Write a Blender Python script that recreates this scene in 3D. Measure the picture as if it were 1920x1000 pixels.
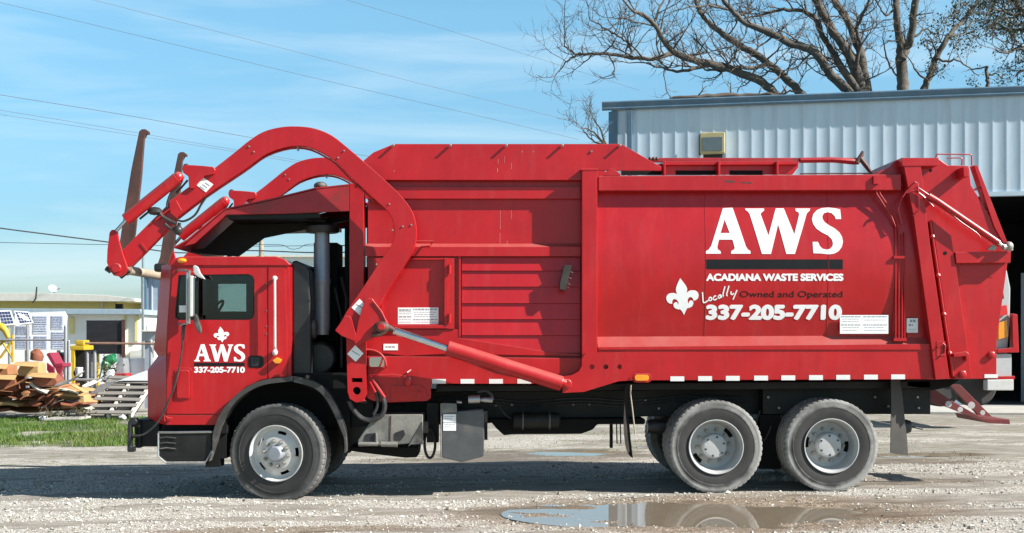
import bpy, bmesh, math, random
import numpy as np
from mathutils import Vector, Matrix
from mathutils.geometry import tessellate_polygon
for o in list(bpy.data.objects): bpy.data.objects.remove(o)
R = math.radians
S = bpy.context.scene
COL = S.collection

# ---------------------------------------------------------------- camera, sky, sun, exposure
CAM_Y, CAM_H, F, VX, HY = -14.0, 1.8, 2352.0, 920.0, 630.0
cd = bpy.data.cameras.new('camera'); cam = bpy.data.objects.new('camera', cd); COL.objects.link(cam)
cam.location = (0, CAM_Y, CAM_H); cam.rotation_euler = (R(90), 0, 0)
cd.sensor_width = 36; cd.lens = 36*F/1920; cd.shift_x = 40/1920; cd.shift_y = 130/1920
cd.clip_start = .1; cd.clip_end = 5000
S.camera = cam
SUN = Vector((.755, -.27, .60)).normalized()
w = bpy.data.worlds.new('World'); S.world = w; w.use_nodes = True
nt = w.node_tree; nt.nodes.clear()
def N(nt, t, **k):
    n = nt.nodes.new(t)
    for a, b in k.items():
        if a in n.inputs and not hasattr(n, a): n.inputs[a].default_value = b
        else: setattr(n, a, b)
    return n
sky = N(nt, 'ShaderNodeTexSky', sky_type='NISHITA', sun_disc=False)
sky.sun_elevation = math.asin(SUN.z); sky.sun_rotation = math.atan2(SUN.x, SUN.y)
sky.air_density = 1.0; sky.dust_density = .7; sky.ozone_density = 1.6; sky.altitude = 0
tc = N(nt, 'ShaderNodeTexCoord')
mp = N(nt, 'ShaderNodeMapping'); mp.inputs['Scale'].default_value = (.9, .8, 8.0); mp.inputs['Rotation'].default_value = (0, R(4), 0)
nz = N(nt, 'ShaderNodeTexNoise'); nz.inputs['Scale'].default_value = 2.3; nz.inputs['Detail'].default_value = 9; nz.inputs['Roughness'].default_value = .58; nz.inputs['Distortion'].default_value = .5
rp = N(nt, 'ShaderNodeValToRGB'); rp.color_ramp.elements[0].position = .475; rp.color_ramp.elements[1].position = .78
rp.color_ramp.elements[1].color = (.46, .46, .46, 1)
gm = N(nt, 'ShaderNodeGamma'); gm.inputs[1].default_value = 1.0
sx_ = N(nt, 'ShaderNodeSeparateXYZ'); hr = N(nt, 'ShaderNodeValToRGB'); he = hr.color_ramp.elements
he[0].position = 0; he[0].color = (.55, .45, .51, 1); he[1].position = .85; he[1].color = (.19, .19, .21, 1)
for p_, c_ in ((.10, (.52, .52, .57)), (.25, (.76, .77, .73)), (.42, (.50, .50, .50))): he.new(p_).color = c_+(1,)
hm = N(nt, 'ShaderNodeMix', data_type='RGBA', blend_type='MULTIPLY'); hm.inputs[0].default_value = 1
tint = N(nt, 'ShaderNodeMix', data_type='RGBA', blend_type='MULTIPLY'); tint.inputs[0].default_value = 1; tint.inputs[7].default_value = (1.66, 2.36, 2.46, 1)
mx = N(nt, 'ShaderNodeMix', data_type='RGBA'); mx.inputs[7].default_value = (8.6, 9.9, 10.4, 1)
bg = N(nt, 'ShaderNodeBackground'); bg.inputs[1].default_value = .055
ow = N(nt, 'ShaderNodeOutputWorld')
L = nt.links.new
L(tc.outputs['Generated'], mp.inputs[0]); L(mp.outputs[0], nz.inputs['Vector']); L(nz.outputs['Fac'], rp.inputs[0])
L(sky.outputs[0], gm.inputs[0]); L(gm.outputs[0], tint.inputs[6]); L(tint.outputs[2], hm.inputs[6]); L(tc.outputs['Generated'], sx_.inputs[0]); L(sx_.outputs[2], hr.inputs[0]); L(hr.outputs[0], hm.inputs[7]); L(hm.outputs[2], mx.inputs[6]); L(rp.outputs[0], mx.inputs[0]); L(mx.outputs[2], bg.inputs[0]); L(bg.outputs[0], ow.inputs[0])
sd = bpy.data.lights.new('sun', 'SUN'); sun = bpy.data.objects.new('sun', sd); COL.objects.link(sun)
sd.energy = 5.0; sd.angle = R(.5); sd.color = (1, .96, .905)
sun.rotation_euler = (-SUN).to_track_quat('-Z', 'Y').to_euler(); sun.location = SUN*40
vs = S.view_settings; vs.view_transform = 'Standard'; vs.look = 'None'; vs.exposure = 1.0; vs.gamma = 1; vs.use_curve_mapping = False
S.render.engine = 'CYCLES'; S.render.resolution_x = 1024; S.render.resolution_y = 533

# ---------------------------------------------------------------- helpers
def W(px, py, Y=0.0):
    s = (Y-CAM_Y)/F
    return Vector(((px-VX)*s, Y, CAM_H-(py-HY)*s))
def SC(Y=0.0): return (Y-CAM_Y)/F            # metres per photo pixel at a depth
WL = {}
def reg(o, loc): WL[o.name] = Vector(loc)
def tag(o, label=None, cat=None, group=None, kind=None):
    if label: o['label'] = label
    if cat: o['category'] = cat
    if group: o['group'] = group
    if kind: o['kind'] = kind
    return o
def thing(name, label, cat, loc=(0, 0, 0), group=None, parent=None):
    o = bpy.data.objects.new(name, None); COL.objects.link(o); o.empty_display_size = .2
    loc = Vector(loc)
    o.location = loc-(WL[parent.name] if parent else Vector()); reg(o, loc)
    if parent: o.parent = parent
    else: tag(o, label, cat, group)
    return o
class MB:
    def __init__(s): s.v = []; s.f = []
    def add(s, vs, fs):
        b = len(s.v); s.v += [Vector(p) for p in vs]; s.f += [[b+i for i in f] for f in fs]; return s
    def poly3(s, a, off, holes=()):
        """world loop a (and hole loops), extruded by the vector off"""
        off = Vector(off); loops = [a]+list(holes)
        vs = [Vector(p) for lp in loops for p in lp]; n = len(vs)
        if holes: caps = [list(t) for t in tessellate_polygon([[Vector(p) for p in lp] for lp in loops])]
        else: caps = [list(range(n))]
        fs = caps+[[i+n for i in reversed(c)] for c in caps]
        b = 0
        for lp in loops:
            m = len(lp)
            for i in range(m): j = (i+1) % m; fs.append([b+i, b+i+n, b+j+n, b+j])
            b += m
        return s.add(vs+[p+off for p in vs], fs)
    def prism(s, pts, y0, y1, holes=(), yr=None):
        yr = y0 if yr is None else yr
        f = lambda lp: [Vector((q.x, y0, q.z)) for q in (W(x, y, yr) for x, y in lp)]
        return s.poly3(f(pts), (0, y1-y0, 0), [f(h) for h in holes])
    def pbox(s, x0, y0, x1, y1, a, b, yr=None):
        return s.prism([(x0, y0), (x1, y0), (x1, y1), (x0, y1)], a, b, yr=yr)
    def box(s, lo, hi):
        x0, y0, z0 = lo; x1, y1, z1 = hi
        return s.add([(x0,y0,z0),(x1,y0,z0),(x1,y1,z0),(x0,y1,z0),(x0,y0,z1),(x1,y0,z1),(x1,y1,z1),(x0,y1,z1)],
                     [[0,3,2,1],[4,5,6,7],[0,1,5,4],[1,2,6,5],[2,3,7,6],[3,0,4,7]])
    def tube(s, path, r, n=8, caps=True, closed=False, flat=None):
        path = [Vector(p) for p in path]; m = len(path)
        rs = r if isinstance(r, (list, tuple)) else [r]*m
        up = None; vs = []
        for i, p in enumerate(path):
            if closed: t = path[(i+1) % m]-path[i-1]
            else: t = path[min(i+1, m-1)]-path[max(i-1, 0)]
            if t.length < 1e-9: t = Vector((0, 0, 1))
            t.normalize()
            if up is None:
                up = Vector((0, 1, 0)) if abs(t.y) < .9 else Vector((0, 0, 1))
            u = up-t*up.dot(t)
            if u.length < 1e-6: u = t.orthogonal()
            u.normalize(); up = u; v = t.cross(u)
            for k in range(n):
                a = 2*math.pi*k/n
                d = u*math.cos(a)*rs[i]*(flat if flat else 1)+v*math.sin(a)*rs[i]
                vs.append(p+d)
        fs = []
        for i in range(m if closed else m-1):
            i2 = (i+1) % m
            for k in range(n):
                k2 = (k+1) % n; fs.append([i*n+k, i*n+k2, i2*n+k2, i2*n+k])
        if caps and not closed: fs += [list(range(n-1, -1, -1)), [(m-1)*n+k for k in range(n)]]
        return s.add(vs, fs)
    def ptube(s, pts, Y, r, n=8, **k):
        """pts (px, py[, Y]) ; r in photo pixels"""
        return s.tube([W(p[0], p[1], p[2] if len(p) > 2 else Y) for p in pts], [q*SC(Y) for q in r] if isinstance(r, (list, tuple)) else r*SC(Y), n, **k)
    def lathe(s, prof, c, n=48, axis='y', skip=None, mod=None, capends=True):
        c = Vector(c); vs = []
        for j in range(n):
            t = 2*math.pi*j/n
            for i, (a, r) in enumerate(prof):
                rr = r if mod is None else mod(i, j, r)
                ca, sa = math.cos(t)*rr, math.sin(t)*rr
                vs.append(c+(Vector((ca, a, sa)) if axis == 'y' else Vector((ca, sa, a)) if axis == 'z' else Vector((a, ca, sa))))
        m = len(prof); fs = []
        for j in range(n):
            j2 = (j+1) % n
            for i in range(m-1):
                if skip and skip(i, j): continue
                fs.append([j*m+i, j*m+i+1, j2*m+i+1, j2*m+i])
        if capends:
            for i in (0, m-1):
                if prof[i][1] > 1e-6: fs.append([j*m+i for j in range(n)])
        return s.add(vs, fs)
    def ball(s, c, r, n=12, sq=(1, 1, 1)):
        c = Vector(c); k = n//2
        vs = [c+Vector((math.cos(2*math.pi*j/n)*math.sin(math.pi*i/k)*sq[0], math.sin(2*math.pi*j/n)*math.sin(math.pi*i/k)*sq[1], math.cos(math.pi*i/k)*sq[2]))*r for i in range(k+1) for j in range(n)]
        return s.add(vs, [[i*n+j, (i+1)*n+j, (i+1)*n+(j+1) % n, i*n+(j+1) % n] for i in range(k) for j in range(n)])
    def loft(s, loops, caps=True, close=True):
        n = len(loops[0]); vs = [p for lp in loops for p in lp]; fs = []
        for i in range(len(loops)-1):
            for k in range(n if close else n-1): fs.append([i*n+k, i*n+(k+1) % n, (i+1)*n+(k+1) % n, (i+1)*n+k])
        if caps: fs += [list(range(n-1, -1, -1)), [(len(loops)-1)*n+k for k in range(n)]]
        return s.add(vs, fs)
    def build(s, name, mat, parent=None, bevel=0, seg=2, org=None, ang=40, smooth=True, fn=None):
        vs = np.array([tuple(p) for p in s.v])
        if org is None: org = Vector(((vs.min(0)+vs.max(0))/2).tolist())
        else: org = Vector(org)
        me = bpy.data.meshes.new(name)
        me.from_pydata([p-org for p in s.v], [], s.f)
        bm = bmesh.new(); bm.from_mesh(me)
        bmesh.ops.remove_doubles(bm, verts=bm.verts, dist=1e-5)
        bmesh.ops.recalc_face_normals(bm, faces=bm.faces)
        if bevel:
            es = [e for e in bm.edges if len(e.link_faces) == 2 and e.calc_face_angle(0) > R(28)]
            if es: bmesh.ops.bevel(bm, geom=es, offset=bevel, segments=seg, profile=.5, affect='EDGES', clamp_overlap=True)
        if fn: fn(bm)
        bm.to_mesh(me); bm.free()
        if smooth:
            me.polygons.foreach_set('use_smooth', [True]*len(me.polygons)); me.set_sharp_from_angle(angle=R(ang))
        me.materials.append(mat)
        o = bpy.data.objects.new(name, me); COL.objects.link(o)
        o.location = org-(WL[parent.name] if parent else Vector()); reg(o, org)
        if parent: o.parent = parent
        if bevel and smooth:
            wn = o.modifiers.new('weighted_normal', 'WEIGHTED_NORMAL'); wn.keep_sharp = True; wn.weight = 80
        return o
def kids(o): return [c for c in bpy.data.objects if c.parent == o]
def copy_tree(o, parent=None, move=(0, 0, 0)):
    c = o.copy(); COL.objects.link(c)
    for k in ('label', 'group'):
        if parent is not None and k in c: del c[k]
    if parent is not None: c.parent = parent
    for ch in kids(o): copy_tree(ch, c)
    c.location = Vector(c.location)+Vector(move)
    reg(c, WL[o.name]+Vector(move))
    return c
def smooth_path(pts, k=4):
    P = [Vector(p) for p in pts]; out = []
    for i in range(len(P)-1):
        a, b, c, d = P[max(i-1, 0)], P[i], P[i+1], P[min(i+2, len(P)-1)]
        for j in range(k):
            t = j/k; out.append(.5*((2*b)+(c-a)*t+(2*a-5*b+4*c-d)*t*t+(3*b-a-3*c+d)*t**3))
    return out+[P[-1]]
def smooth2(pts, k=4): return [(p.x, p.y) for p in smooth_path([(x, y, 0) for x, y in pts], k)]
def rrect(x0, y0, x1, y1, r, k=4):
    out = []
    for cx, cy, a in ((x1-r, y0+r, -90), (x1-r, y1-r, 0), (x0+r, y1-r, 90), (x0+r, y0+r, 180)):
        out += [(cx+r*math.cos(R(a+90*i/k)), cy+r*math.sin(R(a+90*i/k))) for i in range(k+1)]
    return out
def circ(cx, cy, r, n=16): return [(cx+r*math.cos(2*math.pi*i/n), cy+r*math.sin(2*math.pi*i/n)) for i in range(n)]

# ---------------------------------------------------------------- materials
def mat(name, col, rough=.5, metal=0., var=.12, scale=5., stretch=(1, 1, 1), bump=0., bscale=40., dirt=None, damt=.0, dscale=2.5, dstretch=(1, 1, 1), coat=0., spec=.5, rvar=.1, grime=0., top=0.):
    m = bpy.data.materials.new(name); m.use_nodes = True; t = m.node_tree; l = t.links.new
    b = t.nodes['Principled BSDF']; b.inputs['Metallic'].default_value = metal
    b.inputs['Coat Weight'].default_value = coat; b.inputs['Coat Roughness'].default_value = .12; b.inputs['Specular IOR Level'].default_value = spec
    tc = N(t, 'ShaderNodeTexCoord'); mp = N(t, 'ShaderNodeMapping'); mp.inputs['Scale'].default_value = stretch
    l(tc.outputs['Object'], mp.inputs[0])
    nz = N(t, 'ShaderNodeTexNoise'); nz.inputs['Scale'].default_value = scale; nz.inputs['Detail'].default_value = 6; nz.inputs['Roughness'].default_value = .62
    l(mp.outputs[0], nz.inputs['Vector'])
    rp = N(t, 'ShaderNodeValToRGB'); e = rp.color_ramp.elements; e[0].position = .28; e[1].position = .72
    e[0].color = tuple(c*(1-var) for c in col)+(1,); e[1].color = tuple(min(1, c*(1+var)) for c in col)+(1,)
    l(nz.outputs['Fac'], rp.inputs[0]); out = rp.outputs[0]
    if dirt:
        m2 = N(t, 'ShaderNodeMapping'); m2.inputs['Scale'].default_value = dstretch; l(tc.outputs['Object'], m2.inputs[0])
        n2 = N(t, 'ShaderNodeTexNoise'); n2.inputs['Scale'].default_value = dscale; n2.inputs['Detail'].default_value = 9; n2.inputs['Roughness'].default_value = .7
        l(m2.outputs[0], n2.inputs['Vector'])
        r2 = N(t, 'ShaderNodeValToRGB'); r2.color_ramp.elements[0].position = .50; r2.color_ramp.elements[1].position = .74
        r2.color_ramp.elements[1].color = (damt, damt, damt, 1)
        l(n2.outputs['Fac'], r2.inputs[0])
        mm = N(t, 'ShaderNodeMix', data_type='RGBA'); l(r2.outputs[0], mm.inputs[0]); l(out, mm.inputs[6]); mm.inputs[7].default_value = tuple(dirt)+(1,)
        out = mm.outputs[2]
    if grime:
        m4 = N(t, 'ShaderNodeMapping'); m4.inputs['Scale'].default_value = (7, 7, .8); l(tc.outputs['Object'], m4.inputs[0])
        n4 = N(t, 'ShaderNodeTexNoise'); n4.inputs['Scale'].default_value = 2.4; n4.inputs['Detail'].default_value = 8; n4.inputs['Roughness'].default_value = .72; l(m4.outputs[0], n4.inputs['Vector'])
        r4 = N(t, 'ShaderNodeValToRGB'); r4.color_ramp.elements[0].position = .55; r4.color_ramp.elements[1].position = .80; r4.color_ramp.elements[1].color = (grime, grime, grime, 1); l(n4.outputs['Fac'], r4.inputs[0])
        m5 = N(t, 'ShaderNodeMix', data_type='RGBA'); l(r4.outputs[0], m5.inputs[0]); l(out, m5.inputs[6]); m5.inputs[7].default_value = (.17, .018, .016, 1); out = m5.outputs[2]
    if top:                                                              # dust settled on faces that look up
        ge = N(t, 'ShaderNodeNewGeometry'); sx = N(t, 'ShaderNodeSeparateXYZ'); l(ge.outputs['True Normal'], sx.inputs[0])
        m6 = N(t, 'ShaderNodeMapRange'); m6.inputs[1].default_value = .16; m6.inputs[2].default_value = .6; m6.inputs[3].default_value = 0; m6.inputs[4].default_value = top; l(sx.outputs[2], m6.inputs[0])
        m7 = N(t, 'ShaderNodeMath', operation='MULTIPLY'); l(m6.outputs[0], m7.inputs[0]); l(nz.outputs['Fac'], m7.inputs[1])
        m8 = N(t, 'ShaderNodeMath', operation='MULTIPLY'); m8.inputs[1].default_value = 1.5; m8.use_clamp = True; l(m7.outputs[0], m8.inputs[0])
        m9 = N(t, 'ShaderNodeMix', data_type='RGBA'); l(m8.outputs[0], m9.inputs[0]); l(out, m9.inputs[6]); m9.inputs[7].default_value = (.30, .135, .115, 1); out = m9.outputs[2]
    l(out, b.inputs['Base Color'])
    rr = N(t, 'ShaderNodeMapRange'); rr.inputs[3].default_value = max(.02, rough-rvar); rr.inputs[4].default_value = min(1, rough+rvar)
    l(nz.outputs['Fac'], rr.inputs[0]); l(rr.outputs[0], b.inputs['Roughness'])
    if bump:
        n3 = N(t, 'ShaderNodeTexNoise'); n3.inputs['Scale'].default_value = bscale; n3.inputs['Detail'].default_value = 4; l(tc.outputs['Object'], n3.inputs['Vector'])
        bp = N(t, 'ShaderNodeBump'); bp.inputs['Strength'].default_value = bump; bp.inputs['Distance'].default_value = .02
        l(n3.outputs['Fac'], bp.inputs['Height']); l(bp.outputs[0], b.inputs['Normal'])
    return m
M = {}
RED = (.42, .008, .012)
M['red'] = mat('red_paint', RED, .36, var=.12, scale=2.2, bump=.05, bscale=2.2, dirt=(.47, .10, .09), damt=.16, dscale=3.2, dstretch=(2.2, 2.2, .45), coat=.18, grime=.6, spec=.38, top=.6)
M['hitch'] = mat('dull_dark_red_steel', (.15, .022, .020), .55, var=.3, scale=5, dirt=(.07, .035, .03), damt=.7)
M['drip'] = mat('pale_drip_marks', (.55, .30, .27), .6, var=.3, scale=40)
M['redold'] = mat('weathered_red_paint', (.36, .014, .020), .42, var=.22, scale=4, bump=.05, bscale=8, dirt=(.10, .035, .025), damt=.75, dscale=3.0, coat=.1)
M['rust'] = mat('rusty_brown_steel', (.075, .035, .028), .6, var=.35, scale=6, stretch=(1, 1, .5), bump=.15, dirt=(.16, .07, .045), damt=.7)
M['black'] = mat('black_chassis_paint', (.012, .012, .011), .55, var=.3, bump=.05, dirt=(.05, .042, .034), damt=.3, dscale=4, spec=.3)
M['dark'] = mat('dark_grease_and_shade', (.008, .008, .008), .8, var=.3, spec=.2)
M['plastic'] = mat('black_plastic', (.018, .018, .019), .45, var=.15, dirt=(.07, .065, .06), damt=.35)
M['fender'] = mat('worn_fender_rubber', (.045, .043, .04), .6, var=.25, dirt=(.26, .24, .21), damt=.75, dscale=3.5, bump=.08)
M['grey'] = mat('grey_tank_paint', (.075, .077, .078), .45, var=.15, dirt=(.22, .20, .17), damt=.4, dscale=3, bump=.04)
M['dusty'] = mat('dusty_metal_box', (.15, .145, .13), .65, var=.35, scale=4, dirt=(.33, .30, .25), damt=.7, dscale=2.5, bump=.1)
M['steel'] = mat('bare_steel', (.45, .45, .44), .35, metal=.85, var=.15, dirt=(.25, .2, .15), damt=.4, dscale=8)
M['chrome'] = mat('polished_rod', (.62, .64, .66), .16, metal=1, var=.08, scale=9)
M['pipe'] = mat('exhaust_pipe_steel', (.36, .38, .42), .42, metal=.35, var=.14, dirt=(.16, .12, .10), damt=.45, dscale=5)
M['rim'] = mat('painted_white_wheel', (.58, .575, .55), .4, var=.08, dirt=(.34, .29, .22), damt=.55, dscale=5, bump=.03)
M['rimgrey'] = mat('painted_grey_wheel', (.46, .465, .46), .42, var=.08, dirt=(.30, .26, .20), damt=.5, dscale=5, bump=.03)
M['nut'] = mat('dull_lug_steel', (.32, .30, .27), .5, metal=.4, var=.3, dirt=(.2, .13, .08), damt=.6, dscale=30)
M['white'] = mat('white_vinyl', (.83, .83, .82), .4, var=.03, spec=.4)
M['print'] = mat('grey_print', (.30, .31, .32), .6, var=.3, scale=60)
M['blackv'] = mat('black_vinyl', (.006, .006, .007), .4, var=.1, spec=.35)
M['refl'] = mat('reflective_tape', (.72, .72, .70), .3, var=.05, scale=30, dirt=(.5, .46, .42), damt=.4, dscale=12)
M['amber'] = mat('amber_lens', (.85, .30, .02), .2, var=.2, scale=30, coat=.6)
M['redlens'] = mat('red_lens', (.6, .02, .02), .2, var=.1, coat=.6)
M['hose'] = mat('hydraulic_hose', (.028, .027, .027), .42, var=.2, dirt=(.12, .11, .10), damt=.4, dscale=9)
M['tan'] = mat('worn_fork_shaft', (.40, .34, .25), .5, var=.25, scale=5, dirt=(.13, .09, .06), damt=.7, dscale=4)
def tyre_mat(name, dust_lo, dust_hi, dustc, amt):
    m = bpy.data.materials.new(name); m.use_nodes = True; t = m.node_tree; l = t.links.new
    b = t.nodes['Principled BSDF']; b.inputs['Roughness'].default_value = .72; b.inputs['Specular IOR Level'].default_value = .3
    tc = N(t, 'ShaderNodeTexCoord'); sp = N(t, 'ShaderNodeSeparateXYZ'); l(tc.outputs['Object'], sp.inputs[0])
    cb = N(t, 'ShaderNodeCombineXYZ'); l(sp.outputs[0], cb.inputs[0]); l(sp.outputs[2], cb.inputs[2])
    ln = N(t, 'ShaderNodeVectorMath', operation='LENGTH'); l(cb.outputs[0], ln.inputs[0])
    nz = N(t, 'ShaderNodeTexNoise'); nz.inputs['Scale'].default_value = 5; nz.inputs['Detail'].default_value = 8; nz.inputs['Roughness'].default_value = .7; l(tc.outputs['Object'], nz.inputs['Vector'])
    ad = N(t, 'ShaderNodeMath', operation='MULTIPLY_ADD'); l(nz.outputs['Fac'], ad.inputs[0]); ad.inputs[1].default_value = .09; l(ln.outputs['Value'], ad.inputs[2])
    mr = N(t, 'ShaderNodeMapRange'); mr.inputs[1].default_value = dust_lo+.045; mr.inputs[2].default_value = dust_hi+.045; mr.inputs[3].default_value = 0; mr.inputs[4].default_value = amt; l(ad.outputs[0], mr.inputs[0])
    n2 = N(t, 'ShaderNodeTexNoise'); n2.inputs['Scale'].default_value = 2.6; n2.inputs['Detail'].default_value = 7; n2.inputs['Roughness'].default_value = .65; l(tc.outputs['Object'], n2.inputs['Vector'])
    r2 = N(t, 'ShaderNodeValToRGB'); r2.color_ramp.elements[0].position = .38; r2.color_ramp.elements[0].color = (.45, .45, .45, 1); r2.color_ramp.elements[1].position = .55; l(n2.outputs['Fac'], r2.inputs[0])
    mu = N(t, 'ShaderNodeMath', operation='MULTIPLY'); l(mr.outputs[0], mu.inputs[0]); l(r2.outputs[0], mu.inputs[1])
    base = N(t, 'ShaderNodeMix', data_type='RGBA'); base.inputs[6].default_value = (.026, .026, .027, 1); base.inputs[7].default_value = (.075, .07, .065, 1); l(nz.outputs['Fac'], base.inputs[0])
    mm = N(t, 'ShaderNodeMix', data_type='RGBA'); l(mu.outputs[0], mm.inputs[0]); l(base.outputs[2], mm.inputs[6]); mm.inputs[7].default_value = tuple(dustc)+(1,)
    l(mm.outputs[2], b.inputs['Base Color'])
    bp = N(t, 'ShaderNodeBump'); bp.inputs['Strength'].default_value = .12; bp.inputs['Distance'].default_value = .01; l(nz.outputs['Fac'], bp.inputs['Height']); l(bp.outputs[0], b.inputs['Normal'])
    return m
M['tyre_f'] = tyre_mat('front_tyre_rubber', .46, .53, (.24, .23, .22), .55)
M['tyre_r'] = tyre_mat('dusty_rear_tyre_rubber', .42, .475, (.33, .32, .30), .9)
M['flap'] = mat('dark_rubber_flap', (.026, .023, .020), .6, var=.3, dirt=(.07, .055, .04), damt=.5, dscale=3)
def glass(name, tint, ior=1.5, rough=0.):
    m = bpy.data.materials.new(name); m.use_nodes = True; t = m.node_tree; l = t.links.new
    t.nodes.remove(t.nodes['Principled BSDF']); o = t.nodes['Material Output']
    tr = N(t, 'ShaderNodeBsdfTransparent'); tr.inputs[0].default_value = tuple(tint)+(1,)
    gl = N(t, 'ShaderNodeBsdfGlossy'); gl.inputs['Roughness'].default_value = rough
    fr = N(t, 'ShaderNodeFresnel'); fr.inputs[0].default_value = ior
    mi = N(t, 'ShaderNodeMixShader'); l(fr.outputs[0], mi.inputs[0]); l(tr.outputs[0], mi.inputs[1]); l(gl.outputs[0], mi.inputs[2]); l(mi.outputs[0], o.inputs[0])
    return m
M['glass'] = glass('cab_glass', (.62, .72, .72), 1.55)
M['water'] = mat('muddy_puddle_water', (.20, .165, .12), .02, var=.1, rvar=.01, spec=.55)
M['mirror'] = mat('mirror_glass', (.8, .8, .82), .04, metal=1, var=.02)

def text(body, x0, y0, x1, y1, Y, m, name, parent, bold=0., yf=None, shear=0.):
    cu = bpy.data.curves.new(name, 'FONT'); cu.body = body; cu.extrude = .02; cu.offset = min(bold, .015); cu.shear = shear
    ob = bpy.data.objects.new(name, cu); COL.objects.link(ob); bpy.context.view_layer.update()
    me = bpy.data.meshes.new_from_object(ob.evaluated_get(bpy.context.evaluated_depsgraph_get()))
    vs = [v.co.copy() for v in me.vertices]; fs = [list(p.vertices) for p in me.polygons]
    bpy.data.objects.remove(ob); bpy.data.curves.remove(cu); bpy.data.meshes.remove(me)
    if bold:
        v0, f0 = list(vs), list(fs); b2 = max(0, bold-.015)
        for q, (dx, dy) in enumerate(((-b2, 0), (b2, 0), (0, b2), (0, -b2), (b2*.7, b2*.7), (-b2*.7, -b2*.7))):
            n0 = len(vs); vs += [Vector((v.x+dx, v.y+dy, v.z+math.copysign(.001*(q+1), v.z))) for v in v0]; fs += [[i+n0 for i in f] for f in f0]
    ax, bx = min(v.x for v in vs), max(v.x for v in vs); ay, by = min(v.y for v in vs), max(v.y for v in vs)
    a = W(x0, y1, Y); b = W(x1, y0, Y); out = []
    for v in vs:
        p = Vector((a.x+(v.x-ax)/(bx-ax)*(b.x-a.x), Y, a.z+(v.y-ay)/(by-ay)*(b.z-a.z)))
        p.y = (yf(p.z) if yf else Y)-(.003+(v.z-.02)*.15 if v.z > 0 else -.001); out.append(p)
    mb = MB(); mb.add(out, fs); return mb.build(name, m, parent)
# numpy value noise
def vnoise(x, y, seed=0):
    xi = np.floor(x).astype(np.int64); yi = np.floor(y).astype(np.int64); fx = x-xi; fy = y-yi
    fx = fx*fx*(3-2*fx); fy = fy*fy*(3-2*fy)
    def h(a, b):
        n = (a*374761393+b*668265263+seed*1442695041) & 0xffffffff
        n = ((n ^ (n >> 13))*1274126177) & 0xffffffff
        return ((n ^ (n >> 16)) & 0xffff)/65535.
    return (h(xi, yi)*(1-fx)+h(xi+1, yi)*fx)*(1-fy)+(h(xi, yi+1)*(1-fx)+h(xi+1, yi+1)*fx)*fy
def fbm(x, y, o=4, seed=0):
    s = 0; a = .5; t = 0
    for k in range(o): s = s+a*vnoise(x*2**k, y*2**k, seed+k*17); t += a; a *= .55
    return s/t
def sstep(a, b, x): t = np.clip((x-a)/(b-a), 0, 1); return t*t*(3-2*t)
# ---------------------------------------------------------------- ground, water, lawn
PUD = [(2.2, -1.42, 2.1, 1.15), (1.35, 5.1, .8, .5), (3.1, 5.9, .9, .35), (6.3, 4.2, .9, .25)]
DIP, LEV = .075, -.019
def slope(x): return .0135*9*np.tanh(x/9)
def gz(x, y):
    x = np.asarray(x, float); y = np.asarray(y, float)
    near = np.exp(-((np.maximum(0, np.abs(x)-9)/6)**2))*np.exp(-((np.maximum(0, y-12)/6)**2))
    z = slope(x)+near*(.030*(fbm(x*.5, y*1.3, 3, 5)-.5)+.022*(fbm(x*2.2, y*5, 3, 9)-.5))
    for cx, cy, rx, ry in PUD:
        q = np.sqrt(((x-cx)/rx)**2+((y-cy)/ry)**2)+.95*(fbm(x*1.7, y*5.2, 5, 31)-.5)
        z = z*(1-.35*sstep(1.25, .7, q))+.35*sstep(1.25, .7, q)*slope(np.float64(cx))-DIP*sstep(1.02, .35, q)
    return z
def gz1(x, y): return float(gz(np.array([x]), np.array([y]))[0])
def gravel_mask(x, y): return sstep(.42, .60, -.22*np.exp(-((y+.62+.12*np.sin(x*.7))/.13)**2)*sstep(2.4, 4, x)-.2*np.exp(-((y-1.55-.1*np.sin(x*.6+1))/.22)**2)*sstep(2.5, 5, x)-.2*np.exp(-((y+2.0-.10*x)/.16)**2)*sstep(3.2, 4.4, x)-.15*np.exp(-((y+1.55)/.10)**2)*sstep(-1.5, -3.5, x)+fbm(x*.45+3, y*1.7, 5, 71)+.10*np.exp(-((np.sqrt(((x-1.95)/2.2)**2+((y+1.32)/1.0)**2)-1.12)/.16)**2)+.10*sstep(-1.2, -2.4, y)-.06*sstep(3, 6, y)*sstep(2, 4, x)+.17*np.exp(-((y+.0)/.28)**2)*sstep(.0, 1.2, x)+.12*sstep(1.5, -3, x)*sstep(1, -.5, y))
def lawn_mask(x, y):
    n = fbm(x*.9, y*.9, 4, 44)
    return sstep(.40, .56, .5+.55*(n-.5)+.5*np.minimum(0, np.minimum(np.minimum((y-7.9)/3.2, (14.6-y)/1.5), (-5.4-x)/2.2))+.10*(fbm(x*3.1, y*3.1, 3, 13)-.5)+.04)
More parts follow.
